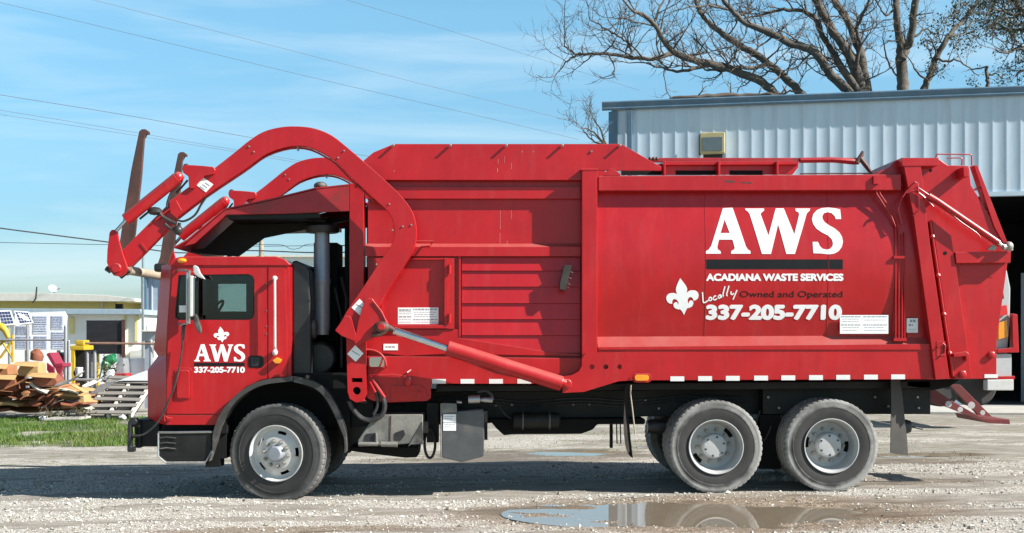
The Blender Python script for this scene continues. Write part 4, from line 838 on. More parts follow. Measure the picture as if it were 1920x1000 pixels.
# ---- lift arms: the near one, then its twin on the far side
out_ = [(287, 411), (316, 378), (401, 316), (442, 284), (468, 263), (494, 247), (526, 238.5), (558, 237), (590, 241), (622, 254), (654, 279), (682, 303), (724, 340), (755, 371), (774, 399), (781, 433), (777, 464), (764, 488), (730, 540), (700, 592), (672, 640)]
inn_ = [(311, 433), (330, 410), (388, 366), (455, 321), (478, 304), (500, 289), (530, 278), (558, 274), (584, 278), (609, 290), (631, 305), (656, 331), (702, 374), (728, 398), (738, 421), (738, 447), (730, 466), (714, 488), (680, 540), (650, 584), (636, 610)]
def arm_set():
    out = []
    n0 = list(zip(out_, inn_)); so = smooth2(out_[1:], 3); si = smooth2(inn_[1:], 3)
    b = MB(); b.prism(so+si[::-1], -.20, -.06); arm = b.build('lift_arm', M['red'], T, bevel=.008); out.append(arm)
    lk = P('outer_link', [(230, 468), (287, 411), (320, 378), (345, 372), (335, 404), (310, 434), (245, 500), (236, 500)], -.185, -.075, par=arm)
    P('stop_tab', [(262, 457), (265, 455), (277, 470), (274, 472)], -.195, -.18, par=arm, bev=0)
    P('fork_bracket', [(205, 436), (209, 431), (217, 431), (220, 436), (222, 449), (230, 477), (237, 497), (240, 504), (234, 514), (226, 519), (213, 517), (205, 507), (200, 492), (201, 468)], -.235, -.19, par=arm)
    b = MB(); b.lathe([(-.03, 0), (-.03, .045), (-.022, .052), (.02, .052)], W(219, 503, -.235), 22); b.build('pivot_cap', M['red'], arm)
    b = MB(); b.ptube([(199, 503), (208, 509)], -.15, 5, 8); b.ptube([(224, 518), (240, 505)], -.13, 7, 8); b.build('pivot_grease_cap', M['hose'], arm)
    P('elbow_plate', [(341, 314), (347, 309), (366, 310), (381, 311), (400, 313), (404, 319), (401, 327), (384, 330), (376, 338), (369, 346), (364, 354), (354, 353), (353, 331), (343, 324)], -.235, -.20, par=arm)
    b = MB(); b.ball(W(349, 313, -.2), .036, 10); b.build('pin_cap', M['hose'], arm)
    b = MB(); a, c = W(236, 412, -.25), W(333, 334, -.25); b.tube([a, c], 11.5*SC(-.25), 16); b.ball(W(334, 333, -.25), 11*SC(-.25), 12); b.build('tilt_ram', M['red'], arm, bevel=.008)
    b = MB(); b.ptube([(218, 433), (238, 411)], -.24, 3.4, 10); b.build('ram_rod', M['chrome'], arm)
    P('link_plate', [(317, 385), (330, 375), (341, 395), (331, 410), (319, 400)], -.215, -.2, par=arm)
    b = MB(); b.ptube([(292, 413, -.21), (318, 392, -.21)], 0, 1.8, 6); b.build('link_pin', M['red'], arm)
    b = MB(); b.ptube(smooth2([(344, 331), (338, 345), (322, 360), (314, 380), (312, 395), (300, 404), (286, 394), (277, 399), (262, 411)]), -.19, 2.2, 6); b.ptube(smooth2([(352, 338), (340, 352), (330, 362)]), -.17, 2, 6)
    b.ptube(smooth2([(310, 420), (322, 430), (333, 428), (337, 418)]), -.2, 3.2, 6); b.ptube(smooth2([(284, 393), (298, 398), (306, 407), (318, 414), (330, 420)]), -.2, 4.0, 6); b.ptube(smooth2([(388, 368), (377, 384), (365, 404), (345, 415), (330, 412)]), -.15, 2.2, 6); b.ball(W(334, 432, -.2), .055, 10); b.ball(W(290, 396, -.2), .06, 10, (1.4, 1, .8)); b.build('arm_hose', M['hose'], arm)
    b = MB(); b.ptube([(x, y+4) if k > 3 else (x, y+3) for k, (x, y) in enumerate(smooth2(inn_[2:13], 2))], -.13, 1.9, 6); b.build('arm_pipe', M['redold'], arm)
    for x, y in ((467, 275), (476, 285), (645, 283), (634, 296), (730, 383), (755, 425), (771, 422), (706, 496), (736, 432)): MB().lathe([(-.012, 0), (-.012, .008), (.0, .011)], W(x, y, -.2), 6).build('arm_bolt', M['nut'], arm)
    MB().pbox(556.5, 274, 559.5, 282, -.16, -.1).build('pipe_clamp', M['nut'], arm)
    c = (384, 347); o = P('arm_sticker', [(c[0]-3, c[1]-14), (c[0]+16, c[1]-1), (c[0]+2, c[1]+14), (c[0]-15, c[1]+1)], -.204, -.2005, 'white', arm, 0)
    b = MB()
    for k in range(3): b.prism([(375+k*5, 345-k*3.4+4), (384+k*5, 351-k*3.4+4), (383+k*5, 352.4-k*3.4+4), (374+k*5, 346.4-k*3.4+4)], -.2055, -.2042)
    b.build('sticker_print', M['print'], o)
    # pivot end
    P('pivot_plate', [(672, 600), (684, 563), (690, 559), (698, 560), (708, 574), (729, 608), (731, 618), (722, 622), (697, 636), (668, 650), (664, 642)], -.245, -.2005, par=arm)
    P('pivot_ear', [(628, 620), (646, 593), (655, 592), (660, 600), (668, 630), (664, 640), (640, 630)], -.262, -.246, par=arm)
    b = MB(); b.ptube([(700, 565), (716, 585), (727, 610)], -.255, 1.2, 6); b.build('pivot_rib', M['red'], arm)
    for q in ((674, 576), (666, 663)):
        o = P('arm_sticker', [(q[0], q[1]-15.5), (q[0]+15.5, q[1]), (q[0]+1, q[1]+15.5), (q[0]-15, q[1]+1)], *((-.2042, -.2005) if q[1] < 600 else (-.1242, -.1205)), 'white', arm, 0)
        b = MB(); yy = -.2056 if q[1] < 600 else -.1256
        for k in range(4): b.prism([(q[0]-6+k*3.4, q[1]-2+k*2.2-4), (q[0]+1+k*3.4-2, q[1]+5+k*2-8), (q[0]+1+k*3.4-3, q[1]+6.3+k*2-8), (q[0]-7+k*3.4, q[1]-.7+k*2.2-4)], yy, yy+.0012)
        b.build('sticker_print', M['print'], o)
    return arm
arm = arm_set()
copy_tree(arm, T, (0, 2.42, 0))
leg_ = MB().prism([(649, 630), (686, 622), (686, 706), (687, 740), (682, 750), (684, 752), (668, 755), (656, 748), (652, 735)], -.12, -.02, [circ(669, 733, 7.5), [(659, 709), (679, 709), (680, 717), (660, 717)]])
leg_.build('arm_leg', M['red'], T)
b = MB(); b.pbox(650, 703, 688, 756, -.0, .05); b.build('leg_backing', M['dark'], T)
b = MB(); b.ball(W(716, 614, -.265), .075, 14, (1.25, .7, .9)); b.ptube([(697, 628), (712, 628), (722, 622), (727, 613)], -.27, 4, 8); b.ptube([(723, 612), (741, 621)], -.25, [7, 5], 10); b.build('ram_eye', M['rust'], T)
b = MB(); b.lathe([(-.09, 0), (-.09, .035), (.0, .04)], W(716, 613, -.27), 16); b.build('ram_pin', M['red'], T)
b = MB(); b.tube([W(738, 620, -.24), W(842, 655, -.17)], 6.8*SC(-.2), 16); b.build('ram_rod', M['chrome'], T)
b = MB(); b.tube([W(838, 653, -.172), W(1053, 720, -.11)], 14.5*SC(-.14), 24); b.ptube([(1040, 712, -.10), (1060, 720, -.09)], 0, 9, 12); rm = b.build('lift_ram', M['red'], T, bevel=.012)
b = MB(); b.ptube([(856, 671, -.1), (930, 699, -.08), (962, 706, -.06)], 0, 2.4, 6); b.ptube([(960, 703, -.1), (1000, 716, -.09)], 0, 2, 6); b.build('ram_line', M['redold'], rm)
b = MB(); b.tube([W(738, 620, -.24)+Vector((0, 2.85, 0)), W(842, 655, -.17)+Vector((0, 2.7, 0)), W(1053, 720, -.11)+Vector((0, 2.6, 0))], .07, 12); b.build('far_lift_ram', M['red'], T)
b = MB(); b.ptube(smooth2([(655, 752), (662, 768), (678, 784), (695, 788), (712, 782), (720, 770), (721, 755), (716, 742), (702, 716)]), -.01, 4.6, 8); b.ptube(smooth2([(660, 764), (672, 781), (690, 790), (700, 789)]), -.04, 2.4, 8); b.ptube(smooth2([(694, 716), (705, 735), (708, 760), (700, 778)]), .0, 3.2, 8); b.build('return_hose', M['hose'], T)
b = MB(); b.ptube([(694, 716), (704, 736)], -.02, 4, 8); b.ptube([(698, 712), (721, 746)], -.03, 3, 8); b.build('hose_end', M['red'], T)
# cross shaft and forks
b = MB(); b.tube([W(219, 503, -.18), Vector((W(219, 503, -.18).x, 2.42-.06, W(219, 503, -.18).z))], .052, 18); b.tube([Vector((W(219, 503, -.18).x, .12, W(219, 503, -.18).z)), Vector((W(219, 503, -.18).x, .2, W(219, 503, -.18).z))], .066, 18); shaft = b.build('cross_shaft', M['tan'], T)
def fork(Y):
    f_ = lambda pts: [(VX+(x-VX)*(14+.35)/(14+.35), y) for x, y in pts]
    b = MB(); b.prism([(262, 247), (267, 243), (274, 243), (281, 248), (280, 253), (276, 252), (271, 262), (266, 330), (258, 402), (254, 440), (241, 478), (224, 500), (214, 492), (224, 465), (234, 400), (247, 320)], Y, Y+.06, yr=.35); return b.build('fork', M['rust'], T, bevel=.008)
fork(.32); fork(2.10)
# fuel side clutter
bx_ = P('battery_box', [(671, 826), (693, 793), (700, 778), (793, 777), (792, 830), (745, 834), (672, 838)], .02, .5, 'dusty', bev=.012)
P('box_flap', [(765, 838), (792, 790), (793, 833), (770, 834)], .010, .0195, 'fender', bx_, .003); P('dark_patch', [(740, 812), (757, 806), (760, 815), (752, 826), (740, 825)], .013, .0195, 'plastic', bx_, .003); P('box_notch', [(682, 826), (686, 814), (704, 812), (702, 828)], .012, .0195, 'plastic', bx_, .003); b = MB(); b.ptube([(733, 780), (732, 826)], .016, 1.0, 6); b.build('box_strap', M['rust'], bx_)
b = MB(); b.ptube([(672, 833), (710, 833)], .0, 4, 10); b.ptube([(714, 833), (745, 834)], -.02, 5, 12); b.ptube([(705, 812), (706, 830)], .0, 2.4, 8); b.build('drain_pipe', M['dusty'], bx_, bevel=.004)
P('lower_tray', [(655, 838), (785, 838), (783, 858), (760, 859), (700, 852), (655, 846)], .25, .8, 'dark', bev=.02)
b = MB(); b.tube([W(806+10*math.cos(a), 832+27*math.sin(a), .3) for a in [2*math.pi*i/24 for i in range(24)]], .018, 6, closed=True); b.build('hanging_strap', M['plastic'], T)
tk = P('side_tank', [(828, 757), (851, 760), (853, 772), (903, 768), (908, 775), (907, 856), (866, 867), (828, 858)], .04, .5, 'grey', bev=.012)
P('tank_top', [(828, 756), (856, 757), (857, 773), (828, 775)], .028, .0395, 'dusty', tk, .004); b = MB(); b.ptube([(827, 757), (827, 858)], .03, 1.5, 6); b.build('tank_corner', M['dusty'], tk)
sticker('tank_label', 831, 777, 855, 808, .0395, tk, [(.12, 1, .1, .9), (.25, 1, .1, .7), (.48, 1.6, .0, 1), (.62, 1, .1, .9), (.75, 1, .1, .6)])
b = MB(); b.ptube([(878, 750), (900, 749)], .1, [8, 8], 14); b.ptube([(900, 750), (908, 750), (924, 751)], .1, [3.5, 5, 5], 12); b.ptube([(856, 754), (866, 755)], .1, 3, 8); b.build('fuel_filter', M['steel'], tk, bevel=.006)
b = MB(); b.ptube(smooth2([(895, 735), (912, 733), (922, 742), (923, 750)]), .15, 3, 8); b.build('filter_hose', M['hose'], tk)
for q in ((908, 770, 914, 825, .2, .45), (800, 756, 822, 830, .35, .6), (793, 790, 803, 812, .06, .1)): MB().pbox(*q).build('tank_bracket', M['black'], T)
# spray of small bolts along the door seam
b = MB()
for y in (532, 583, 612, 626): b.lathe([(-.008, 0), (-.008, .006), (0, .008)], W(500, y, .045), 6)
b.build('door_screw', M['steel'], dr)
b = MB()
for x, y0, y1, w_ in ((938, 395, 430, .5), (937.5, 437, 460, .6), (959, 394, 411, .45), (951, 452, 461, .7)): b.pbox(x-w_*.45, y0, x+w_*.45, y1, .1685, .1695)
b.build('paint_drip', M['drip'], hop)
b = MB()
for x, y0, y1, w_ in ((934, 298, 307, .6), (933, 316, 323, .9), (946, 293, 306, .35), (959, 306, 317, .5), (979, 283, 286, .9), (1000, 283, 286, .9), (739, 320, 322, 1.2)): b.pbox(x-w_*.45, y0, x+w_*.45, y1, .0585, .0595)
b.build('paint_drip', M['drip'], wgo)
for pts in ([(1357, 340), (1362, 338), (1377, 339), (1377, 343), (1365, 342)], [(1386, 341), (1408, 342), (1411, 345), (1390, 343)]): P('scuff', pts, -.0015, -.0004, 'rust', bod, 0)
# air lines, tanks and bolts along the chassis
for k, (yy, off) in enumerate(((.70, 0), (.69, 6), (.70, 11))):
    b = MB(); b.ptube(smooth2([(650, 742+off), (760, 748+off), (880, 744+off), (980, 752+off), (1090, 746+off), (1180, 751+off), (1290, 741+off), (1400, 745+off)], 4), yy, 1.3, 6); b.build('air_line', M['hose'], T)
b = MB(); a = W(960, 792, .48); s = SC(.48); b.lathe([(-46*s, 0), (-46*s, 10*s), (-42*s, 15*s), (42*s, 15*s), (46*s, 10*s), (46*s, 0)], W(1005, 789, .48), 20, axis='x'); at_ = b.build('air_tank', M['black'], T, bevel=.01)
for x in (980, 1030): b = MB(); b.tube([W(x, 789, .48)+Vector((0, math.cos(q)*16*s, math.sin(q)*16*s)) for q in [2*math.pi*i/20 for i in range(20)]], .012, 5, closed=True); b.build('tank_strap', M['fender'], at_)
for x, y in ((930, 760), (960, 760), (1075, 758), (1105, 758), (1210, 750), (1235, 766), (1440, 745), (1460, 765), (1640, 745), (1665, 762), (1720, 745), (1722, 765)): b = MB(); b.lathe([(-.02, 0), (-.02, .014), (0, .016)], W(x, y, .718 if x < 1430 else .498), 6); b.build('chassis_bolt', M['nut'], T)
for x in (1230, 1690): b = MB(); c = W(x, 800, .62); b.lathe([(-.10, 0), (-.10, .07), (-.05, .085), (.05, .085), (.10, .07), (.10, 0)], c, 18, axis='x'); b.tube([c+Vector((.1, 0, 0)), c+Vector((.25, 0, -.03))], .012, 6); b.build('brake_chamber', M['hose'], T)
b = MB(); b.ptube(smooth2([(930, 752), (945, 775), (962, 786), (975, 782)]), .5, 1.6, 6); b.build('air_line', M['hose'], T)
b = MB(); b.ptube(smooth2([(1425, 770), (1418, 800), (1432, 826), (1446, 800)]), .42, 1.6, 6); b.build('air_line', M['hose'], T)
# ---------------------------------------------------------------- steel workshop behind the truck
M['cladding'] = mat('white_steel_cladding', (.53, .635, .72), .42, var=.07, scale=1.2, stretch=(1, 1, .3), dirt=(.36, .38, .39), damt=.5, dscale=1.1, dstretch=(2.5, 2.5, .35), metal=0)
M['trimblue'] = mat('slate_blue_trim', (.085, .155, .22), .45, var=.12, scale=2, dirt=(.3, .33, .35), damt=.25)
M['concrete'] = mat('concrete', (.42, .40, .36), .85, var=.12, scale=3, bump=.1, dirt=(.25, .22, .18), damt=.6, dscale=1.2)
M['lampcase'] = mat('yellowed_lamp_case', (.48, .40, .20), .5, var=.15)
M['lens'] = mat('dusty_lamp_lens', (.13, .15, .155), .15, var=.12, scale=8, coat=.5)
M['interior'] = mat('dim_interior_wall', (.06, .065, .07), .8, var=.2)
LX, LY = 2.98, 17.0; U = Vector((9.56, -2.0, 0)).normalized(); NV = Vector((U.y, -U.x, 0))      # along the wall; NV faces the yard
if NV.y > 0: NV = -NV
def wp(u, z, o=0.): return Vector((LX, LY, 0))+U*u+NV*o+Vector((0, 0, z))
shop = thing('workshop_building', 'large white ribbed steel workshop with slate blue eaves and an open dark bay', 'building', (LX, LY, 0))
WLEN, HT, DX0, DX1, DH = 26.0, 7.46, 8.4, 17.0, 5.05
def wall_panel(u0, u1, z0, z1):
    pts = []; u = u0
    prof = [(0, 0), (.03, .008), (.05, .008), (.085, 0)]
    k = math.ceil(u0/.305); us = [(u0, 0)]
    while k*.305+.085 < u1:
        us += [(k*.305+a, o) for a, o in prof if k*.305+a > u0]; k += 1
    us.append((u1, 0)); b = MB()
    b.loft([[wp(u, z0, o) for u, o in us], [wp(u, z1, o) for u, o in us]], caps=False, close=False); return b
b = wall_panel(0, DX0, .05, HT); c = wall_panel(DX0, DX1, DH, HT); d = wall_panel(DX1, WLEN, .05, HT)
for q in (c, d): b.add(q.v, q.f)
b.add([wp(0, 0), wp(0, HT), wp(0, HT+.9, -9), wp(0, HT, -18), wp(0, 0, -18)], [[0, 1, 2, 3, 4]]); b.add([wp(WLEN, 0), wp(WLEN, HT), wp(WLEN, HT+.9, -9), wp(WLEN, HT, -18), wp(WLEN, 0, -18)], [[0, 1, 2, 3, 4]]); b.add([wp(0, 0, -18), wp(WLEN, 0, -18), wp(WLEN, HT, -18), wp(0, HT, -18)], [[0, 1, 2, 3]])
b.build('wall', M['cladding'], shop, ang=20)
b = MB(); b.loft([[wp(u, HT-.10+dz, o) for o, dz in ((.04, 0), (.09, 0.0), (.12, .04), (.10, .08), (.13, .19), (.11, .22), (.04, .22))] for u in (-.22, WLEN+.2)]); b.build('eaves_trim', M['trimblue'], shop, bevel=.01)
b = MB(); b.add([wp(-.2, HT+.10, .1), wp(WLEN+.2, HT+.10, .1), wp(WLEN+.2, HT+1.0, -9), wp(-.2, HT+1.0, -9), wp(-.2, HT+.2, -18), wp(WLEN+.2, HT+.2, -18)], [[0, 1, 2, 3], [3, 2, 5, 4]]); b.build('roof', M['trimblue'], shop)
b = MB(); b.poly3([wp(-.06, .05, .06), wp(.16, .05, .06), wp(.16, HT-.13, .06), wp(-.06, HT-.13, .06)], -NV*.16); b.build('corner_trim', M['trimblue'], shop)
b = MB(); b.poly3([wp(.40, .05, .05), wp(.52, .05, .05), wp(.52, HT-.13, .05), wp(.40, HT-.13, .05)], NV*.08); b.build('downspout', M['trimblue'], shop, bevel=.01)
b = MB(); b.poly3([wp(DX0-.12, .0, .045), wp(DX0, .0, .045), wp(DX0, DH, .045), wp(DX1, DH, .045), wp(DX1, 0, .045), wp(DX1+.12, 0, .045), wp(DX1+.12, DH+.10, .045), wp(DX0-.12, DH+.10, .045)], -NV*.2); b.build('door_frame', M['cladding'], shop)
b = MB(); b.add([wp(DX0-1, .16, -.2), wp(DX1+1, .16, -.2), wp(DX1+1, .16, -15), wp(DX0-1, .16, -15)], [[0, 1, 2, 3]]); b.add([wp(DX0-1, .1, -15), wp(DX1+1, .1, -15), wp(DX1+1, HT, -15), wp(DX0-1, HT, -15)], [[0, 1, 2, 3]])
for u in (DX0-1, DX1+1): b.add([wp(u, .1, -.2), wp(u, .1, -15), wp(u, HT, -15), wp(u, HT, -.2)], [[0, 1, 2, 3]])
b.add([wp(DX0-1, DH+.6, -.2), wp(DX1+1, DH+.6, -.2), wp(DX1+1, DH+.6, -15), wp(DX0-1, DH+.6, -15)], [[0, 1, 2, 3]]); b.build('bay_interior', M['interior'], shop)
b = MB(); b.poly3([wp(DX0+1.5, .17, -2.0), wp(DX0+5, .17, -2.0), wp(DX0+5, 3.35, -2.0), wp(DX0+1.5, 3.35, -2.0)], -NV*.08)
for k in range(1, 5): b.poly3([wp(DX0+1.5+k*.8, .2, -1.99), wp(DX0+.88+k*.8, .2, -1.99), wp(DX0+.88+k*.8, 3.3, -1.99), wp(DX0+1.5+k*.8, 3.3, -1.99)], NV*.02)
b.build('inner_door', mat('grey_inner_door', (.16, .18, .19), .6, var=.15), shop)
b = MB(); pu, Z0, Z1 = 2.17, 6.19, 6.70; b.poly3([wp(pu, Z0, .10), wp(pu+.60, Z0, .10), wp(pu+.60, Z1, .10), wp(pu, Z1, .10)], NV*.22); lamp = b.build('floodlight', M['lampcase'], shop, bevel=.03)
b = MB(); b.poly3([wp(pu+.06, Z0+.06, .321), wp(pu+.54, Z0+.06, .321), wp(pu+.54, Z1-.12, .321), wp(pu+.06, Z1-.12, .321)], NV*.012); b.build('lens', M['lens'], lamp, bevel=.004)
b = MB(); b.poly3([wp(pu+.08, Z0-.11, .05), wp(pu+.54, Z0-.11, .05), wp(pu+.54, Z0, .05), wp(pu+.08, Z0, .05)], NV*.12); b.poly3([wp(pu-.02, Z0-.01, .08), wp(pu+.02, Z0-.01, .08), wp(pu+.02, Z1-.04, .08), wp(pu-.02, Z1-.04, .08)], NV*.2); b.build('lamp_bracket', M['plastic'], lamp)
b = MB(); b.poly3([wp(-1, gz1(LX, LY)-.1, .0)+Vector((0, 0, 0)), wp(WLEN, -.1, 0), wp(WLEN, -.1, 2.4), wp(-1, -.1, 2.4)], (0, 0, .26)); b.build('apron', M['concrete'], None, bevel=.02)
bpy.data.objects['apron']['kind'] = 'structure'

# the other vehicle, mostly hidden behind the tailgate
sv = thing('service_truck', 'white truck with red trim partly hidden behind the red tailgate at the open bay', 'truck', (W(1840, 740, 10.5).x, 10.5, .05))
svm = M['rim']
def sp2(name, pts, y0, y1, m, bev=.01): return MB().prism(pts, y0, y1, yr=9.0).build(name, M[m], sv, bevel=bev)
sp2('body', [(1740, 560), (1760, 500), (1880, 495), (1893, 505), (1900, 540), (1899, 600), (1893, 668), (1740, 668)], 9.1, 10.9, 'rimgrey', .04)  # grey on this white body stands in for the shade at the bay
sp2('window', [(1770, 512), (1880, 506), (1886, 560), (1765, 565)], 9.08, 9.098, 'blackv', .004)
sp2('rear_panel', [(1866, 664), (1897, 664), (1897, 707), (1866, 707)], 9.0, 9.3, 'rimgrey', .01)
sp2('step_plate', [(1847, 712), (1897, 711), (1897, 732), (1847, 732)], 8.9, 9.1, 'rim', .02)
sp2('bumper', [(1845, 706), (1900, 705), (1900, 711), (1845, 711)], 8.92, 10.9, 'red', .01)
sp2('lamp_guard', [(1896, 588), (1906, 590), (1909, 661), (1868, 662), (1868, 655), (1897, 652)], 8.95, 9.09, 'red', .01)
sp2('tail_light', [(1872, 606), (1888, 600), (1891, 632), (1872, 637)], 9.0, 9.09, 'amber', .01)
sp2('brake_light', [(1872, 575), (1888, 572), (1890, 590), (1872, 594)], 9.0, 9.09, 'redlens', .01)
for x in (1760, 1825):
    b = MB(); c = W(x, 722, 9.4); b.lathe([(-.14, .2), (-.15, .36), (-.1, .40), (.1, .40), (.15, .36), (.14, .2)], c, 28); wq = b.build('wheel', M['tyre_f'], sv)
    b = MB(); b.lathe([(-.1, .0), (-.1, .19), (-.13, .2), (.1, .2)], c, 20); b.build('rim', M['rimgrey'], wq)

# ---------------------------------------------------------------- trees
M['bark'] = mat('lichen_grey_bark', (.085, .070, .055), .9, var=.5, scale=3.5, stretch=(1, 1, .6), bump=.5, bscale=14, dirt=(.24, .21, .15), damt=.42, dscale=2.2)
M['twig'] = mat('grey_brown_twigs', (.095, .072, .055), .9, var=.35, scale=1.2)
M['leaf'] = mat('dull_olive_leaves', (.055, .060, .018), .6, var=.5, scale=2.5)
M['leaf'].node_tree.nodes['Principled BSDF'].inputs['Roughness'].default_value = .6
rnd = random.Random(11)
def rv(): 
    v = Vector((rnd.gauss(0, 1), rnd.gauss(0, 1), rnd.gauss(0, 1))); return v.normalized()
def shoot(mb, p, d, ln, r, lev, leaves=None, up=.10, wig=.30):
    n = 5 if lev > 0 else 3; path = [p.copy()]; d = d.normalized(); rs = [r]
    for i in range(n):
        d = (d+rv()*wig+Vector((0, 0, up))).normalized(); path.append(path[-1]+d*(ln/n)); rs.append(r*(1-.75*(i+1)/n))
    mb.tube(path, rs, 4 if r > .02 else 3, caps=False)
    if leaves is not None and lev == 0:
        for q in path[1:]:
            for _ in range(1): leaves.append(q+rv()*.10)
    if lev > 0:
        m = 5 if lev == 2 else 4
        for i in range(m):
            t = .25+.75*(i+rnd.random())/m; k = min(int(t*n), n-1); q = path[k].lerp(path[k+1], t*n-k)
            tang = (path[k+1]-path[k]).normalized(); nd = (tang*.75+rv()*.8).normalized()
            shoot(mb, q, nd, ln*rnd.uniform(.38, .65), max(.006, r*.55), lev-1, leaves, up, wig)
def limb_path(pts, D, dd):
    """pts (px,py,r px): a limb drawn at depth D, leaning dd metres in depth from start to end, with its own wander"""
    out = []; rs = []; n = len(pts)
    for i, (x, y, r) in enumerate(pts):
        Y = D-14+dd*i/max(1, n-1)+rnd.uniform(-.25, .25); out.append(W(x, y, Y)); rs.append(r*.88*SC(Y))
    P_ = smooth_path(out, 4); R_ = [p.x for p in smooth_path([(r, 0, 0) for r in rs], 4)]
    return [p+rv()*.03 for p in P_], [max(.012, r) for r in R_]
def tree(name, label, limbs, base, D, twig_step=.25, ln=(.7, 1.7), lev=2, leafy=False, cat='tree', group=None, trunk_r=.35):
    bx = base[0]; bY = D-14; root = W(bx, 630, bY); root.z = gz1(root.x, root.y)
    t = thing(name, label, cat, root, group)
    tr = MB(); cr = MB(); lv = [] if leafy else None
    for lp in limbs:
        pts, dd, tw = lp
        path, rs = limb_path(pts, D, dd)
        if pts[0][1] > 140 and trunk_r:                                       # carry the limb down into the trunk
            top_ = path[0]; fork_ = Vector((root.x, root.y, max(.8, top_.z*.45)))
            low = [root+Vector((0, 0, -.1)), Vector((root.x, root.y, fork_.z*.5)), fork_, fork_.lerp(top_, .5)+Vector((0, 0, .15))]
            path = low+path; rs = [trunk_r*1.25, trunk_r*.95, trunk_r*.8, max(rs[0]*1.15, trunk_r*.4)]+rs; skip = 4
        else: skip = 0
        tr.tube(path, rs, 8)
        acc = 0
        for i in range(skip, len(path)-1):
            seg = path[i+1]-path[i]; acc += seg.length
            while acc > twig_step*tw:
                acc -= twig_step*tw; d = (seg.normalized()*.45+rv()*.9+Vector((0, 0, .35))).normalized(); L_ = rnd.uniform(*ln)*(1.25-.4*i/len(path))
                shoot(cr, path[i]+seg*rnd.random(), d, L_, min(rs[i]*.5, .035), lev, lv)
        shoot(cr, path[-1], path[-1]-path[-2], ln[1], rs[-1]*.9, lev, lv)
    tr.build('trunk', M['bark'], t, ang=60); cr.build('crown', M['twig'], t, ang=60)
    if leafy:
        b = MB()
        for q in lv:
            s = rnd.uniform(.03, .07); u = rv(); v = u.orthogonal().normalized(); w_ = u.cross(v)
            b.add([q-v*s, q+w_*s*.45, q+v*s, q-w_*s*.45], [[0, 1, 2, 3]])
        b.build('foliage', M['leaf'], t)
    return t
tree('spreading_tree', 'big bare tree with wide spreading limbs behind the workshop roof', [
    ([(1456,178,9),(1428,155,9),(1381,134,8.5),(1343,122,8),(1282,108,7),(1254,89,6),(1226,47,5),(1200,26,4),(1182,19,2.5)], -2.5, 1),
    ([(1258,101,5),(1222,110,4.5),(1184,109,4.2),(1132,101,3.6),(1105,101,3),(1081,101,2.4),(1066,92,2),(1057,84,1.4)], -1, .8),
    ([(1084,101,2),(1066,112,1.8),(1055,124,1.5),(1048,136,1.1)], -.6, .8),
    ([(1184,109,3),(1184,95,2.8),(1179,84,2.6),(1165,72,2.2),(1147,61,2),(1125,48,1.6),(1104,37,1.2)], -1.2, .8),
    ([(1345,120,5),(1310,128,4),(1270,134,3),(1235,126,2.4),(1215,118,1.6)], -1.5, 1),
    ([(1503,176,9),(1470,145,8.5),(1437,117,8),(1395,89,7.5),(1348,59,6.5),(1325,38,5),(1311,23,4),(1300,-6,3),(1285,-40,2)], 1.5, 1),
    ([(1440,120,5),(1415,128,4.5),(1385,128,4),(1350,133,3),(1322,130,2)], -1, 1),
    ([(1590,171,11),(1559,141,10),(1536,108,9),(1517,91,8.5),(1479,80,8),(1442,61,7),(1404,47,6),(1376,23,5),(1357,0,4.2),(1330,-45,3)], -2, 1),
    ([(1606,171,10),(1578,127,8),(1550,80,6.5),(1535,50,5.5),(1522,28,5),(1489,19,4),(1465,19,3.5),(1442,23,3),(1420,30,2)], 2, 1),
    ([(1615,169,14),(1592,103,11),(1575,76,10),(1559,56,9.5),(1540,20,8.5),(1525,-10,8),(1500,-70,6),(1470,-140,3)], .5, 1.1),
    ([(1625,169,13),(1611,94,9),(1598,60,8),(1583,28,7.5),(1564,0,7),(1545,-60,5),(1540,-130,3)], 2.5, 1.1),
    ([(1604,130,5),(1612,80,4),(1606,55,3.5),(1622,20,3),(1640,-20,2)], -1.5, 1),
    ([(1376,23,3),(1350,14,2.6),(1320,10,2),(1290,14,1.4)], -1, .8), ([(1226,47,3),(1235,20,2.4),(1245,0,2),(1250,-30,1.2)], 1, .9),
    ([(1404,47,3.5),(1432,62,2.5),(1450,70,2),(1470,52,1.4)], 1, .9)], (1580,), 44, .40, trunk_r=.42)
tree('forked_tree', 'tall bare tree whose trunk forks in two above the workshop roof', [
    ([(1693,169,13),(1691,140,12.5),(1690,103,12),(1688,75,9),(1683,47,8),(1681,20,7.5),(1679,-5,7),(1672,-70,5),(1660,-140,3)], .5, 1.6),
    ([(1692,110,9),(1700,90,8.5),(1707,75,8),(1713,35,8),(1718,-5,7.5),(1732,-70,5),(1740,-140,3)], -.5, 1.6),
    ([(1676,20,2.5),(1662,28,2.2),(1650,16,1.8),(1640,-6,1.4)], -.4, 1), ([(1715,70,2.5),(1735,55,2),(1752,62,1.4)], .4, 1),
    ([(1690,150,2.2),(1672,130,2),(1660,100,1.6),(1655,70,1)], .4, .8)], (1693,), 47, .6, (.5, 1.3), trunk_r=.3)
tree('leaning_tree', 'slim tree leaning right above the roof with a few dull leaves', [
    ([(1733,166,7.5),(1745,138,7),(1756,108,6.5),(1772,80,5.8),(1789,56,5),(1806,38,4.2),(1826,14,3.6),(1845,-20,3),(1860,-60,2)], 1, .9),
    ([(1756,108,3),(1774,116,2.5),(1792,112,2),(1812,124,1.6),(1830,140,1.1)], .6, .9), ([(1738,150,2.4),(1722,140,2),(1712,120,1.6)], -.3, 1),
    ([(1756,106,2),(1750,85,1.6),(1738,62,1.2)], -.3, 1)], (1730,), 43, .5, (.5, 1.1), leafy=True, trunk_r=.2)
